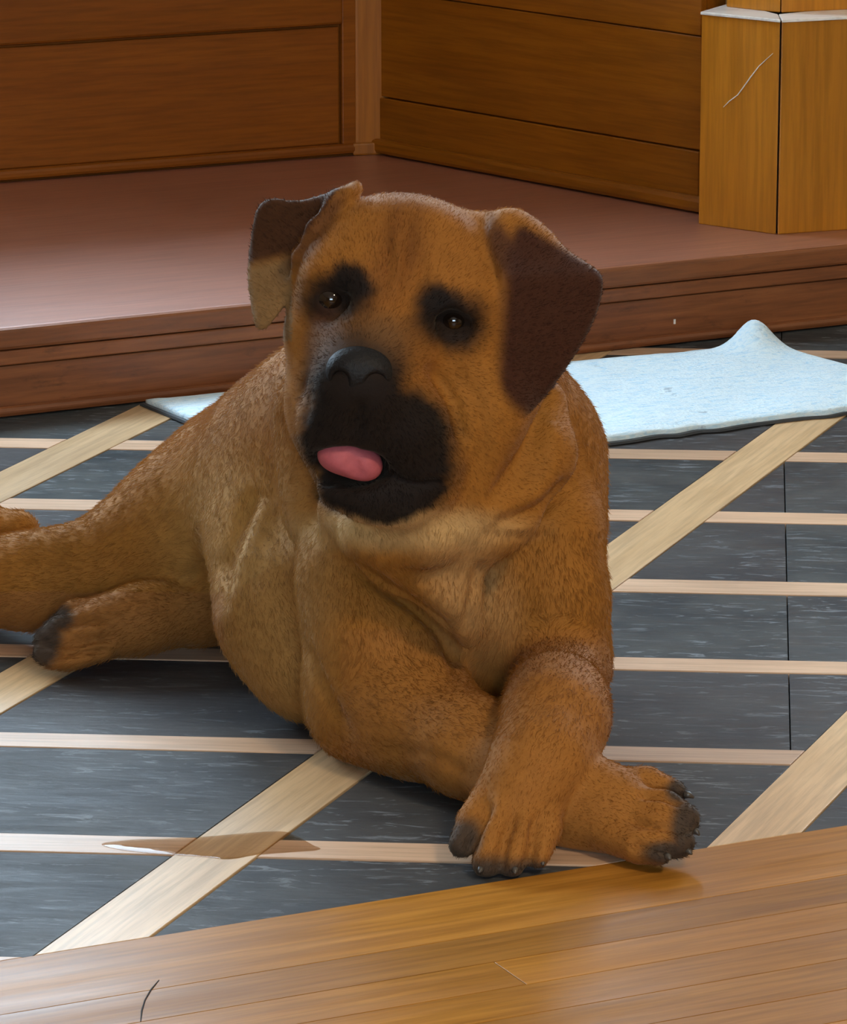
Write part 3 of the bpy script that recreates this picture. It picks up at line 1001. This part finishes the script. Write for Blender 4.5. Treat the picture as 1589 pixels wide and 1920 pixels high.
def surface_nets(A):
    """quads around the zero level of the grid A (numpy naive surface nets)"""
    S = A < 0
    nx, ny, nz = A.shape
    corners = [(i, j, k) for i in (0, 1) for j in (0, 1) for k in (0, 1)]
    cnt = np.zeros((nx - 1, ny - 1, nz - 1), np.int8)
    for i, j, k in corners: cnt += S[i:nx - 1 + i, j:ny - 1 + j, k:nz - 1 + k]
    cells = np.argwhere((cnt > 0) & (cnt < 8))
    vid = np.full(cnt.shape, -1, np.int32)
    vid[cells[:, 0], cells[:, 1], cells[:, 2]] = np.arange(len(cells))
    acc = np.zeros((len(cells), 3)); num = np.zeros(len(cells))
    val = {c_: A[cells[:, 0] + c_[0], cells[:, 1] + c_[1], cells[:, 2] + c_[2]].astype(np.float64) for c_ in corners}
    for a in corners:
        for ax in range(3):
            if a[ax]: continue
            b = list(a); b[ax] = 1; b = tuple(b)
            va, vb_ = val[a], val[b]
            m = (va < 0) != (vb_ < 0)
            t = va[m] / (va[m] - vb_[m])
            p = np.tile(np.array(a, float), (m.sum(), 1)); p[:, ax] += t
            acc[m] += p; num[m] += 1
    V = cells + acc / num[:, None]
    quads = []
    for ax in range(3):
        u, w = [(1, 2), (2, 0), (0, 1)][ax]
        sl0 = [slice(None)] * 3; sl1 = [slice(None)] * 3
        sl0[ax] = slice(0, A.shape[ax] - 1); sl1[ax] = slice(1, A.shape[ax])
        ch = S[tuple(sl0)] != S[tuple(sl1)]
        e = np.argwhere(ch)
        e = e[(e[:, u] > 0) & (e[:, w] > 0) & (e[:, u] < A.shape[u] - 1) & (e[:, w] < A.shape[w] - 1)]
        ins = S[tuple(e.T)]
        c00, c10, c11, c01 = e.copy(), e.copy(), e.copy(), e.copy()
        c00[:, u] -= 1; c00[:, w] -= 1; c10[:, w] -= 1; c01[:, u] -= 1
        q = np.stack([vid[tuple(c_.T)] for c_ in (c00, c10, c11, c01)], 1)
        q[~ins] = q[~ins][:, ::-1]
        quads.append(q)
    return V, np.concatenate(quads)


def laplace(V, Q, it, lam=0.5):
    E2 = np.concatenate([Q[:, [0, 1]], Q[:, [1, 2]], Q[:, [2, 3]], Q[:, [3, 0]]])
    E2 = np.concatenate([E2, E2[:, ::-1]])
    n = len(V)
    deg = np.bincount(E2[:, 0], minlength=n)[:, None]
    for _ in range(it):
        S = np.stack([np.bincount(E2[:, 0], weights=V[E2[:, 1], k], minlength=n) for k in range(3)], 1)
        V = V + lam * (S / deg - V)
    return V


def net_mesh(A, lo, res, it):
    V, Q = surface_nets(A)
    V = laplace(V, Q, it)
    return lo + V * res, Q


def normals(V, Q):
    n = np.cross(V[Q[:, 2]] - V[Q[:, 0]], V[Q[:, 3]] - V[Q[:, 1]])
    out = np.stack([sum(np.bincount(Q[:, c_], weights=n[:, k], minlength=len(V)) for c_ in range(4)) for k in range(3)], 1)
    return out / (np.linalg.norm(out, axis=1, keepdims=True) + 1e-12)


BV, BQ = net_mesh(T_.a, BLO, RES, 3)
BV[:, 2] = np.maximum(BV[:, 2], 0.0008)
# keep the largest connected sheet only
par = np.arange(len(BV))
for _ in range(400):
    m4 = np.minimum.reduce([par[BQ[:, k]] for k in range(4)])
    new = par.copy()
    for k in range(4): np.minimum.at(new, BQ[:, k], m4)
    new = new[new]
    if np.array_equal(new, par): break
    par = new
vals, cn_ = np.unique(par, return_counts=True)
big = vals[np.argmax(cn_)]
print('dog verts', len(BV), 'pieces', len(vals), cn_.max())
keepv = par == big
remap = np.cumsum(keepv) - 1
BQ = remap[BQ[keepv[BQ].all(1)]]
BV = BV[keepv]
BN = normals(BV, BQ)


def stroke(line, width, depth, ymax=4.2, ymin=3.0):
    """push the skin in (or out, depth < 0) along a drawn line, on the side facing the viewer"""
    global BV
    x, y = project(BV)
    L = smooth_line(line)
    d2 = np.full(len(x), 1e9); tt = np.zeros(len(x))
    sel = np.where((x > L[:, 0].min() - 3 * width) & (x < L[:, 0].max() + 3 * width) & (y > L[:, 1].min() - 3 * width) & (y < L[:, 1].max() + 3 * width)
                   & (BV[:, 1] < ymax) & (BV[:, 1] > ymin))[0]
    n = len(L) - 1
    best = np.full(len(sel), 1e9); tb = np.zeros(len(sel))
    for i in range(n):
        a, e = L[i], L[i + 1] - L[i]
        wx, wy = x[sel] - a[0], y[sel] - a[1]
        t = np.clip((wx * e[0] + wy * e[1]) / (e @ e + 1e-9), 0, 1)
        dd_ = (wx - t * e[0]) ** 2 + (wy - t * e[1]) ** 2
        m = dd_ < best
        best[m] = dd_[m]; tb[m] = (i + t[m]) / n
    view = CAMP - BV[sel]; view /= np.linalg.norm(view, axis=1, keepdims=True)
    face = np.clip((BN[sel] * view).sum(1) * 2.5, 0, 1)
    w = np.exp(-best / (width * width)) * face * np.clip(np.minimum(tb, 1 - tb) * 6, 0, 1) ** 0.7
    BV[sel] -= BN[sel] * (w * depth)[:, None]


def smooth_line(p, n=6):
    p = np.array(p, dtype=float)
    q = np.vstack([2 * p[0] - p[1], p, 2 * p[-1] - p[-2]])
    out = []
    for i in range(1, len(q) - 2):
        a, b, c_, d_ = q[i - 1], q[i], q[i + 1], q[i + 2]
        for k in range(n):
            t = k / n
            out.append(0.5 * ((2 * b) + (-a + c_) * t + (2 * a - 5 * b + 4 * c_ - d_) * t * t + (-a + 3 * b - 3 * c_ + d_) * t ** 3))
    out.append(p[-1])
    return np.array(out)


# folds of loose skin
stroke([(570, 950), (605, 1010), (690, 1080), (790, 1145), (842, 1205), (862, 1275)], 13, 0.009, 3.6)
stroke([(640, 1010), (740, 1062), (846, 1140)], 26, -0.005, 3.6)
stroke([(1075, 900), (1010, 955), (925, 992)], 16, 0.010, 3.6)
stroke([(1045, 1000), (980, 1010), (900, 1000)], 14, 0.005, 3.6)
stroke([(1015, 775), (975, 865), (915, 950)], 14, 0.006, 3.6)
stroke([(1040, 790), (1030, 880), (985, 960)], 22, -0.005, 3.6)
stroke([(905, 1050), (893, 1110), (872, 1190)], 13, 0.007, 3.6)
stroke([(940, 1070), (920, 1130), (893, 1200)], 15, -0.004, 3.6)
stroke([(985, 1196), (1050, 1176), (1122, 1200)], 16, 0.003, 3.65)
stroke([(505, 925), (530, 1050), (560, 1180), (610, 1300), (660, 1385)], 12, 0.007, 3.75)
stroke([(480, 1110), (410, 1060), (330, 1105)], 18, 0.006, 4.0)
stroke([(700, 1400), (800, 1415), (900, 1460)], 12, 0.002, 3.6)
# toes
for ln in ([(922, 1500), (890, 1565), (878, 1600)], [(968, 1515), (944, 1585), (938, 1640)], [(1008, 1525), (998, 1595), (985, 1640)],
           [(1195, 1490), (1240, 1490), (1285, 1508)], [(1165, 1528), (1225, 1546), (1262, 1550), (1300, 1556)], [(1180, 1585), (1225, 1585), (1268, 1600)],
           [(200, 1168), (150, 1164), (105, 1178)], [(220, 1196), (150, 1202), (70, 1212)], [(215, 1222), (150, 1224), (80, 1236)]):
    stroke(ln, 9, 0.0075, 3.9)
# head wrinkles and lids
for ln, w_, dp in (([(715, 400), (728, 470), (722, 540)], 10, 0.0035), ([(762, 400), (772, 455), (765, 520)], 9, 0.003), ([(740, 430), (748, 500), (738, 560)], 9, -0.0025),
                   ([(695, 470), (702, 520), (690, 570)], 9, 0.003), ([(790, 470), (795, 520), (800, 560)], 9, 0.003),
                   ([(585, 545), (618, 528), (660, 545)], 7, -0.003), ([(812, 590), (850, 566), (893, 600)], 7, -0.003),
                   ([(590, 585), (622, 596), (660, 588)], 7, 0.003), ([(815, 628), (852, 640), (892, 628)], 7, 0.003),
                   ([(800, 680), (848, 750), (870, 840)], 12, 0.005), ([(850, 690), (900, 770), (905, 880)], 16, 0.003),
                   ([(592, 650), (575, 740), (572, 800)], 10, 0.003),
                   ([(712, 880), (770, 908), (838, 905)], 8, 0.005), ([(598, 855), (604, 900), (630, 905)], 7, 0.004)):
    stroke(ln, w_, dp, 3.52)
BV = laplace(BV, BQ, 1, 0.4)


def soften(cx, cy, rx, ry, it, ymin, ymax):
    global BV
    x, y = project(BV)
    w = np.clip(1.6 - 1.6 * np.sqrt(((x - cx) / rx) ** 2 + ((y - cy) / ry) ** 2), 0, 1) * (BV[:, 1] > ymin) * (BV[:, 1] < ymax)
    for _ in range(it):
        BV = BV + w[:, None] * (laplace(BV, BQ, 1, 0.6) - BV)


soften(500, 1050, 130, 200, 40, 3.5, 4.1)
soften(615, 985, 80, 90, 14, 3.46, 3.8)
soften(1070, 1190, 110, 60, 14, 3.3, 3.8)
BN = normals(BV, BQ)
stroke([(482, 915), (448, 1000), (424, 1075), (412, 1150)], 15, 0.012, 3.95)
stroke([(505, 935), (470, 1020), (446, 1110), (444, 1180)], 17, -0.005, 3.85)
BV[:, 2] = np.maximum(BV[:, 2], 0.0008)
BN = normals(BV, BQ)


def sst(e0, e1, x):
    t = np.clip((x - e0) / (e1 - e0), 0, 1)
    return t * t * (3 - 2 * t)


def ellm(x, y, cx, cy, rx, ry, roll=0.0, soft=0.35):
    """1 inside an ellipse on the head, fading to 0 outside"""
    c, s = math.cos(math.radians(roll)), math.sin(math.radians(roll))
    dx, dy = x - cx, y - cy
    u, v = dx * c + dy * s, -dx * s + dy * c
    return 1 - sst(1 - soft, 1 + soft, np.sqrt((u / rx) ** 2 + (v / ry) ** 2))


def coat(P, N):
    """coat colour (linear) at points of the dog: fawn, black mask, dark ears, dark toes, paler throat and groin"""
    x, y = project(P)
    Yw = P[:, 1]
    col = np.tile(np.array([0.315, 0.126, 0.020]), (len(P), 1))
    def blend(m, c_):
        nonlocal col
        col = col * (1 - m[:, None]) + np.array(c_) * m[:, None]
    hx = x + 5 * np.sin(y * 0.053 + 1) + 1.8 * np.sin(y * 0.17) + 1.2 * np.sin(x * 0.17 + y * 0.33)
    hy_ = y + 5 * np.sin(x * 0.047 + 2) + 1.8 * np.sin(x * 0.17) + 1.2 * np.sin(x * 0.31 - y * 0.16)
    wob = np.sin(x * 0.05 + y * 0.031) * np.sin(x * 0.023 - y * 0.047)
    # body
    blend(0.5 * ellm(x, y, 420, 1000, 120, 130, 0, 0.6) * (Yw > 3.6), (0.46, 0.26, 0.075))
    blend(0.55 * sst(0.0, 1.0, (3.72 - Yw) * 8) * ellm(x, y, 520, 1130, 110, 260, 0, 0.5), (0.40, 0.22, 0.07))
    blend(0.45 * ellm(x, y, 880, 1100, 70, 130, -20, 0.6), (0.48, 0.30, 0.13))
    blend(0.75 * ellm(x, y, 765, 992, 190, 36, 0, 0.6), (0.55, 0.36, 0.15))
    legs = ((y > 1180) & (x > 640)) * 1.0
    blend(0.35 * legs, (0.33, 0.135, 0.035))
    blend(0.35 * ((y > 1110) & (x < 420)) * 1.0, (0.30, 0.12, 0.045))
    head = ((Yw < 3.56) & (y < 985)).astype(float)
    blend(0.5 * head * ellm(x, y, 750, 520, 220, 190, 9, 0.4), (0.27, 0.098, 0.016))
    blend(0.6 * head * ellm(x, y, 752, 455, 46, 95, 4, 0.7) * (0.85 + 0.15 * np.sin(x * 0.13 + y * 0.03)), (0.12, 0.036, 0.008))
    blend(0.45 * head * ellm(x, y, 700, 545, 40, 50, 5, 0.7), (0.17, 0.06, 0.015))
    # eye patches
    for (cx, cy, rx, ry, ro) in ((628, 560, 66, 50, 8), (658, 530, 40, 34, 30), (848, 602, 70, 54, 6), (822, 568, 44, 34, 20)):
        blend(0.97 * head * ellm(hx, hy_, cx, cy, rx, ry, ro, 0.45), (0.010, 0.007, 0.006))
    blend(0.55 * head * ellm(x, y, 604, 640, 30, 60, 8, 0.6), (0.10, 0.035, 0.018))  # dark shading down the left of the face, put into the coat
    blend(0.45 * head * ellm(x, y, 588, 740, 26, 70, 0, 0.6), (0.12, 0.05, 0.02))
    # mask
    m = np.maximum.reduce([ellm(hx, hy_, 672, 720, 98, 92, 0, 0.3), ellm(hx, hy_, 716, 835, 148, 122, 14, 0.2), ellm(hx, hy_, 714, 908, 128, 72, 4, 0.14), ellm(hx, hy_, 645, 810, 86, 100, 0, 0.22)])
    blend(0.985 * head * m, (0.0085, 0.0068, 0.0065))
    blend(0.7 * head * ellm(x, y, 690, 640, 90, 48, 0, 0.7), (0.055, 0.03, 0.016))
    blend(0.5 * head * ellm(x, y, 715, 640, 40, 40, 0, 0.7) * (1 - m), (0.16, 0.08, 0.03))
    # ears
    er = head * (Yw < 3.51) * ellm(x, y, 1035, 585, 122, 205, 6, 0.1) * sst(928, 968, x + (y - 520) * 0.08) * sst(-4, 20, y - (390 + (x - 940) * 0.58)) * (y < 785 - np.clip(x - 985, 0, 200) * 1.1)
    blend(0.94 * er, (0.034, 0.0105, 0.0085))
    blend(0.85 * head * ellm(x, y, 944, 470, 24, 62, -22, 0.5), (0.05, 0.018, 0.012))
    el = head * ((x < 556 - np.clip(y - 470, -200, 0) * 0.75 - 8) & (y < 640)).astype(float)
    blend(0.88 * el * (1 - sst(475, 505, y + (x - 500) * 0.25)), (0.030, 0.011, 0.008))
    blend(0.8 * el * sst(480, 505, y + (x - 500) * 0.25), (0.20, 0.12, 0.05))
    blend(0.75 * head * ellm(x, y, 592, 432, 22, 95, 36, 0.5), (0.07, 0.025, 0.01))
    # dark toes and pads
    dark = np.maximum.reduce([ellm(x, y, 866, 1578, 34, 46, 30, 0.4), ellm(x, y, 915, 1640, 62, 34, 0, 0.5), ellm(x, y, 985, 1640, 62, 28, 0, 0.5)])
    dark = np.maximum(dark, np.maximum.reduce([ellm(x, y, 1292, 1555, 34, 66, 0, 0.4), ellm(x, y, 1275, 1482, 26, 24, 0, 0.4), ellm(x, y, 1255, 1600, 50, 24, 0, 0.4)]))
    dark = np.maximum(dark, (Yw < 3.815) * np.maximum.reduce([ellm(x, y, 82, 1200, 34, 62, 10, 0.35), ellm(x, y, 110, 1158, 30, 26, 0, 0.4)]))
    blend(0.9 * dark, (0.035, 0.032, 0.028))
    return np.clip(col, 0, 1)


dogb = at_z(760, 1420)
dog = empty('dog', (dogb[0], dogb[1], 0))
tag(dog, 'large fawn mastiff with black mask lying on the slate floor, front paws crossed', 'dog')


def fur_mat():
    t = NT('short_fawn_coat')
    at = t.n('ShaderNodeAttribute'); at.attribute_name = 'coat'
    tc = t.n('ShaderNodeTexCoord')
    n1 = t.noise(tc.outputs['Object'], 55, 5, 0.65)
    n2 = t.noise(tc.outputs['Object'], 420, 3, 0.7)
    k = t.math('ADD', t.math('MULTIPLY', n1, 0.5), t.math('MULTIPLY', n2, 0.5))
    val = t.math('ADD', t.math('MULTIPLY', k, 0.9), 0.55)
    cc = t.n('ShaderNodeCombineColor')
    for i in range(3): t.l(val, cc.inputs[i])
    c = t.mix(1.0, at.outputs['Color'], cc.outputs[0], 'MULTIPLY')
    t.bump(n2, 0.25, 0.0015)
    t.b.inputs['Sheen Weight'].default_value = 0.08
    t.b.inputs['Sheen Roughness'].default_value = 0.5
    t.b.inputs['Sheen Tint'].default_value = (0.9, 0.75, 0.55, 1)
    return t.set(Base_Color=c, Roughness=0.7, Specular_IOR_Level=0.12)


M['fur'] = fur_mat()


def colour_mesh(o, P, cols, name='coat'):
    a = o.data.attributes.new(name, 'FLOAT_COLOR', 'POINT')
    a.data.foreach_set('color', np.concatenate([cols, np.ones((len(cols), 1))], 1).astype(np.float32).ravel())


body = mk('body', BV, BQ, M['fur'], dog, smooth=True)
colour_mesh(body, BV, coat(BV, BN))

M['nose'] = plain('nose_leather', (0.0085, 0.0075, 0.0075), 0.55, 300, 0.5, 0.25, 0.5)
M['eye'] = plain('dark_eye', (0.012, 0.006, 0.003), 0.04, 60, 0.3, 0.6)
M['tongue'] = plain('pink_tongue', (0.46, 0.10, 0.115), 0.7, 160, 0.25, 0.5, 0.25)
M['claw'] = plain('dark_claw', (0.06, 0.05, 0.04), 0.35)


def small_vol(lo, hi, res, fn, it=2):
    """a small detail volume on its own finer grid"""
    global BLO, RES, DIM
    keep = (BLO, RES, DIM)
    BLO, RES = np.array(lo), res
    DIM = np.ceil((np.array(hi) - BLO) / RES).astype(int)
    v = Vol(); fn(v)
    out = net_mesh(v.a, BLO, RES, it)
    BLO, RES, DIM = keep
    return out


def nose_fn(v):
    ellpx(v, 673, 688, hy(148), 58, 40, 36, 0.01)
    ellpx(v, 650, 708, hy(150), 34, 38, 34, 0.01)
    ellpx(v, 702, 710, hy(150), 36, 38, 34, 0.01)
    ellpx(v, 676, 738, hy(140), 44, 26, 30, 0.01)
    ellpx(v, 637, 714, hy(184), 17, 19, 34, 0.004, 'sub')
    ellpx(v, 706, 720, hy(184), 19, 20, 34, 0.004, 'sub')
    v.chain([(626, 726, hy(176), 5), (612, 722, hy(160), 4)], 0.003, 'sub')
    v.chain([(722, 732, hy(176), 5), (736, 726, hy(160), 4)], 0.003, 'sub')
    v.chain([(677, 722, hy(192), 3), (677, 765, hy(178), 4)], 0.004, 'sub')


nc = at_y(675, 700, hy(150))
nV, nQ = small_vol(nc - 0.06, nc + 0.06, 0.0016, nose_fn)
mk('nose', nV, nQ, M['nose'], dog, smooth=True)


def tongue_fn(v):
    ellpx(v, 648, 852, hy(84), 50, 26, 40, 0.012, 'add', 6)
    ellpx(v, 658, 868, hy(92), 52, 24, 34, 0.014, 'add', 10)
    ellpx(v, 684, 872, hy(88), 28, 24, 30, 0.012, 'add', 30)
    v.chain([(640, 840, hy(130), 4), (662, 868, hy(136), 5), (672, 890, hy(128), 4)], 0.010, 'sub')


tcn = at_y(657, 865, hy(92))
tV, tQ = small_vol(tcn - 0.05, tcn + 0.05, 0.002, tongue_fn)
mk('tongue', tV, tQ, M['tongue'], dog, smooth=True)


def ball(c, r, n=16):
    V, Fc = [], []
    for i in range(n + 1):
        th = math.pi * i / n
        for j in range(2 * n):
            ph = math.pi * j / n
            V.append((c[0] + r * math.sin(th) * math.cos(ph), c[1] + r * math.sin(th) * math.sin(ph), c[2] + r * math.cos(th)))
    for i in range(n):
        for j in range(2 * n):
            a, b = i * 2 * n + j, i * 2 * n + (j + 1) % (2 * n)
            Fc.append([a, a + 2 * n, b + 2 * n, b])
    return V, Fc


for (x, y, f) in EYES:
    mk('eye', *ball(at_y(x, y, hy(f)), 30 * HM), M['eye'], dog, smooth=True)

for (x, y, Y, dx, dy, dY) in ((868, 1592, 3.222, -8, 12, -0.006), (905, 1628, 3.195, -6, 8, -0.008), (966, 1630, 3.193, 0, 8, -0.008), (1016, 1614, 3.206, 3, 8, -0.008),
                              (1284, 1490, 3.275, 18, 6, -0.002), (1300, 1556, 3.235, 12, 10, -0.006), (1286, 1594, 3.215, 12, 8, -0.006), (1250, 1606, 3.2, 8, 6, -0.006),
                              (100, 1168, 3.805, -14, 4, -0.004), (72, 1200, 3.78, -10, 4, -0.006), (72, 1228, 3.77, -10, 4, -0.006)):
    a = at_y(x, y, Y)
    b = at_y(x + dx, y + dy, Y + dY)
    b[2] = max(b[2], 0.002)
    mk('claw', *tube([a, a * 0.5 + b * 0.5 + np.array([0, 0, 0.001]), b], [0.0035, 0.0028, 0.0008], 8), M['claw'], dog, smooth=True)


# ---- short coat: single hairs lying along the body
def grow_fur(n):
    tri = np.concatenate([BQ[:, [0, 1, 2]], BQ[:, [0, 2, 3]]])
    a, b, c_ = BV[tri[:, 0]], BV[tri[:, 1]], BV[tri[:, 2]]
    ar = np.linalg.norm(np.cross(b - a, c_ - a), axis=1)
    pick = np.searchsorted(np.cumsum(ar), rng.random(n) * ar.sum())
    pick = np.clip(pick, 0, len(tri) - 1)
    r1, r2 = np.sqrt(rng.random(n)), rng.random(n)
    w = np.stack([1 - r1, r1 * (1 - r2), r1 * r2], 1)
    P = a[pick] * w[:, :1] + b[pick] * w[:, 1:2] + c_[pick] * w[:, 2:]
    Nn = BN[tri[pick, 0]] * w[:, :1] + BN[tri[pick, 1]] * w[:, 1:2] + BN[tri[pick, 2]] * w[:, 2:]
    Nn /= np.linalg.norm(Nn, axis=1, keepdims=True) + 1e-9
    x, y = project(P)
    inhead = (P[:, 1] < 3.56) & (y < 985)
    # no hair on eyes, nose, in the mouth, on the pads, under the belly
    bald = np.zeros(n)
    for (cx, cy, rx, ry) in ((621, 561, 34, 24), (851, 601, 34, 24), (673, 700, 64, 64), (658, 866, 66, 44)):
        bald = np.maximum(bald, inhead * (ellm(x, y, cx, cy, rx, ry, 0, 0.15) > 0.5))
    ok = (bald < 0.5) & (P[:, 2] > 0.006)
    P, Nn, x, y, inhead = P[ok], Nn[ok], x[ok], y[ok], inhead[ok]
    # lie of the coat: along the nearest bone, on the head away from the nose
    flow = np.zeros_like(P); best = np.full(len(P), 1e9)
    for ch in FLOW:
        W = [at_y(*q) for q in ch]
        for p0, p1 in zip(W[:-1], W[1:]):
            e = p1 - p0
            t = np.clip(((P - p0) @ e) / (e @ e), 0, 1)
            dd_ = np.linalg.norm(P - p0 - t[:, None] * e, axis=1)
            m = dd_ < best
            best[m] = dd_[m]; flow[m] = e / np.linalg.norm(e)
    nose = at_y(675, 690, hy(150))
    rad = P - nose; rad /= np.linalg.norm(rad, axis=1, keepdims=True)
    flow[inhead] = rad[inhead]
    T = flow - Nn * (flow * Nn).sum(1, keepdims=True)
    T /= np.linalg.norm(T, axis=1, keepdims=True) + 1e-6
    T += rng.normal(0, 0.22, P.shape)
    L = np.where(inhead, 0.0040, 0.0066) * rng.uniform(0.6, 1.25, len(P))
    L *= np.where((y > 1380) & (x > 820), 0.6, 1.0)
    d1 = T + Nn * 0.30; d1 /= np.linalg.norm(d1, axis=1, keepdims=True)
    d2_ = T + Nn * 0.12; d2_ /= np.linalg.norm(d2_, axis=1, keepdims=True)
    q0 = P - Nn * 0.0003
    q1 = q0 + d1 * (L * 0.5)[:, None]
    q2 = q1 + d2_ * (L * 0.5)[:, None]
    pts = np.stack([q0, q1, q2], 1)
    pts[:, :, 2] = np.maximum(pts[:, :, 2], 0.001)
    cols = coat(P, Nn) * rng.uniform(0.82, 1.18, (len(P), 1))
    m = len(P)
    hc = bpy.data.hair_curves.new('fur')
    hc.add_curves([3] * m)
    base = np.array(wloc(dog))
    hc.attributes['position'].data.foreach_set('vector', (pts.reshape(-1, 3) - base).astype(np.float32).ravel())
    ra = hc.attributes.get('radius') or hc.attributes.new('radius', 'FLOAT', 'POINT')
    ra.data.foreach_set('value', np.tile(np.array([0.00022, 0.00017, 0.00004], np.float32), m))
    ca = hc.attributes.new('coat', 'FLOAT_COLOR', 'CURVE')
    ca.data.foreach_set('color', np.concatenate([cols, np.ones((m, 1))], 1).astype(np.float32).ravel())
    hc.materials.append(M['hair'])
    o = bpy.data.objects.new('fur', hc)
    C.objects.link(o)
    o.parent = dog
    o['kind'] = 'stuff'
    return o


def hair_mat():
    t = NT('coat_hair')
    at = t.n('ShaderNodeAttribute'); at.attribute_name = 'coat'
    t.b.inputs['Sheen Weight'].default_value = 0.0
    tr = t.n('ShaderNodeBsdfTranslucent')
    t.l(at.outputs['Color'], tr.inputs['Color'])
    t.set(Base_Color=at.outputs['Color'], Roughness=0.55, Specular_IOR_Level=0.14)
    mx = t.n('ShaderNodeMixShader')
    mx.inputs[0].default_value = 0.25
    t.l(t.b.outputs[0], mx.inputs[1]); t.l(tr.outputs[0], mx.inputs[2])
    t.l(mx.outputs[0], t.t.nodes['Material Output'].inputs['Surface'])
    return t.m


M['hair'] = hair_mat()
FLOW = [[(840, 900, 3.70), (560, 950, 3.88), (310, 1020, 3.95)],
        [(455, 960, 3.90), (190, 1070, 3.84), (-60, 1092, 3.84)],
        [(500, 905, 3.70), (540, 1100, 3.63), (600, 1235, 3.61)],
        [(800, 650, 3.58), (860, 960, 3.58), (870, 1215, 3.49)],
        [(1010, 800, 3.62), (1020, 1010, 3.55), (1040, 1240, 3.54)],
        [(660, 1000, 3.53), (715, 1190, 3.51), (700, 1310, 3.51)],
        [(700, 1318, 3.515), (880, 1400, 3.395), (1080, 1505, 3.295), (1270, 1560, 3.23)],
        [(1042, 1250, 3.55), (1040, 1355, 3.335), (978, 1490, 3.262), (925, 1620, 3.2)],
        [(470, 1110, 3.85), (270, 1158, 3.80), (90, 1205, 3.775)]]
grow_fur(260000)
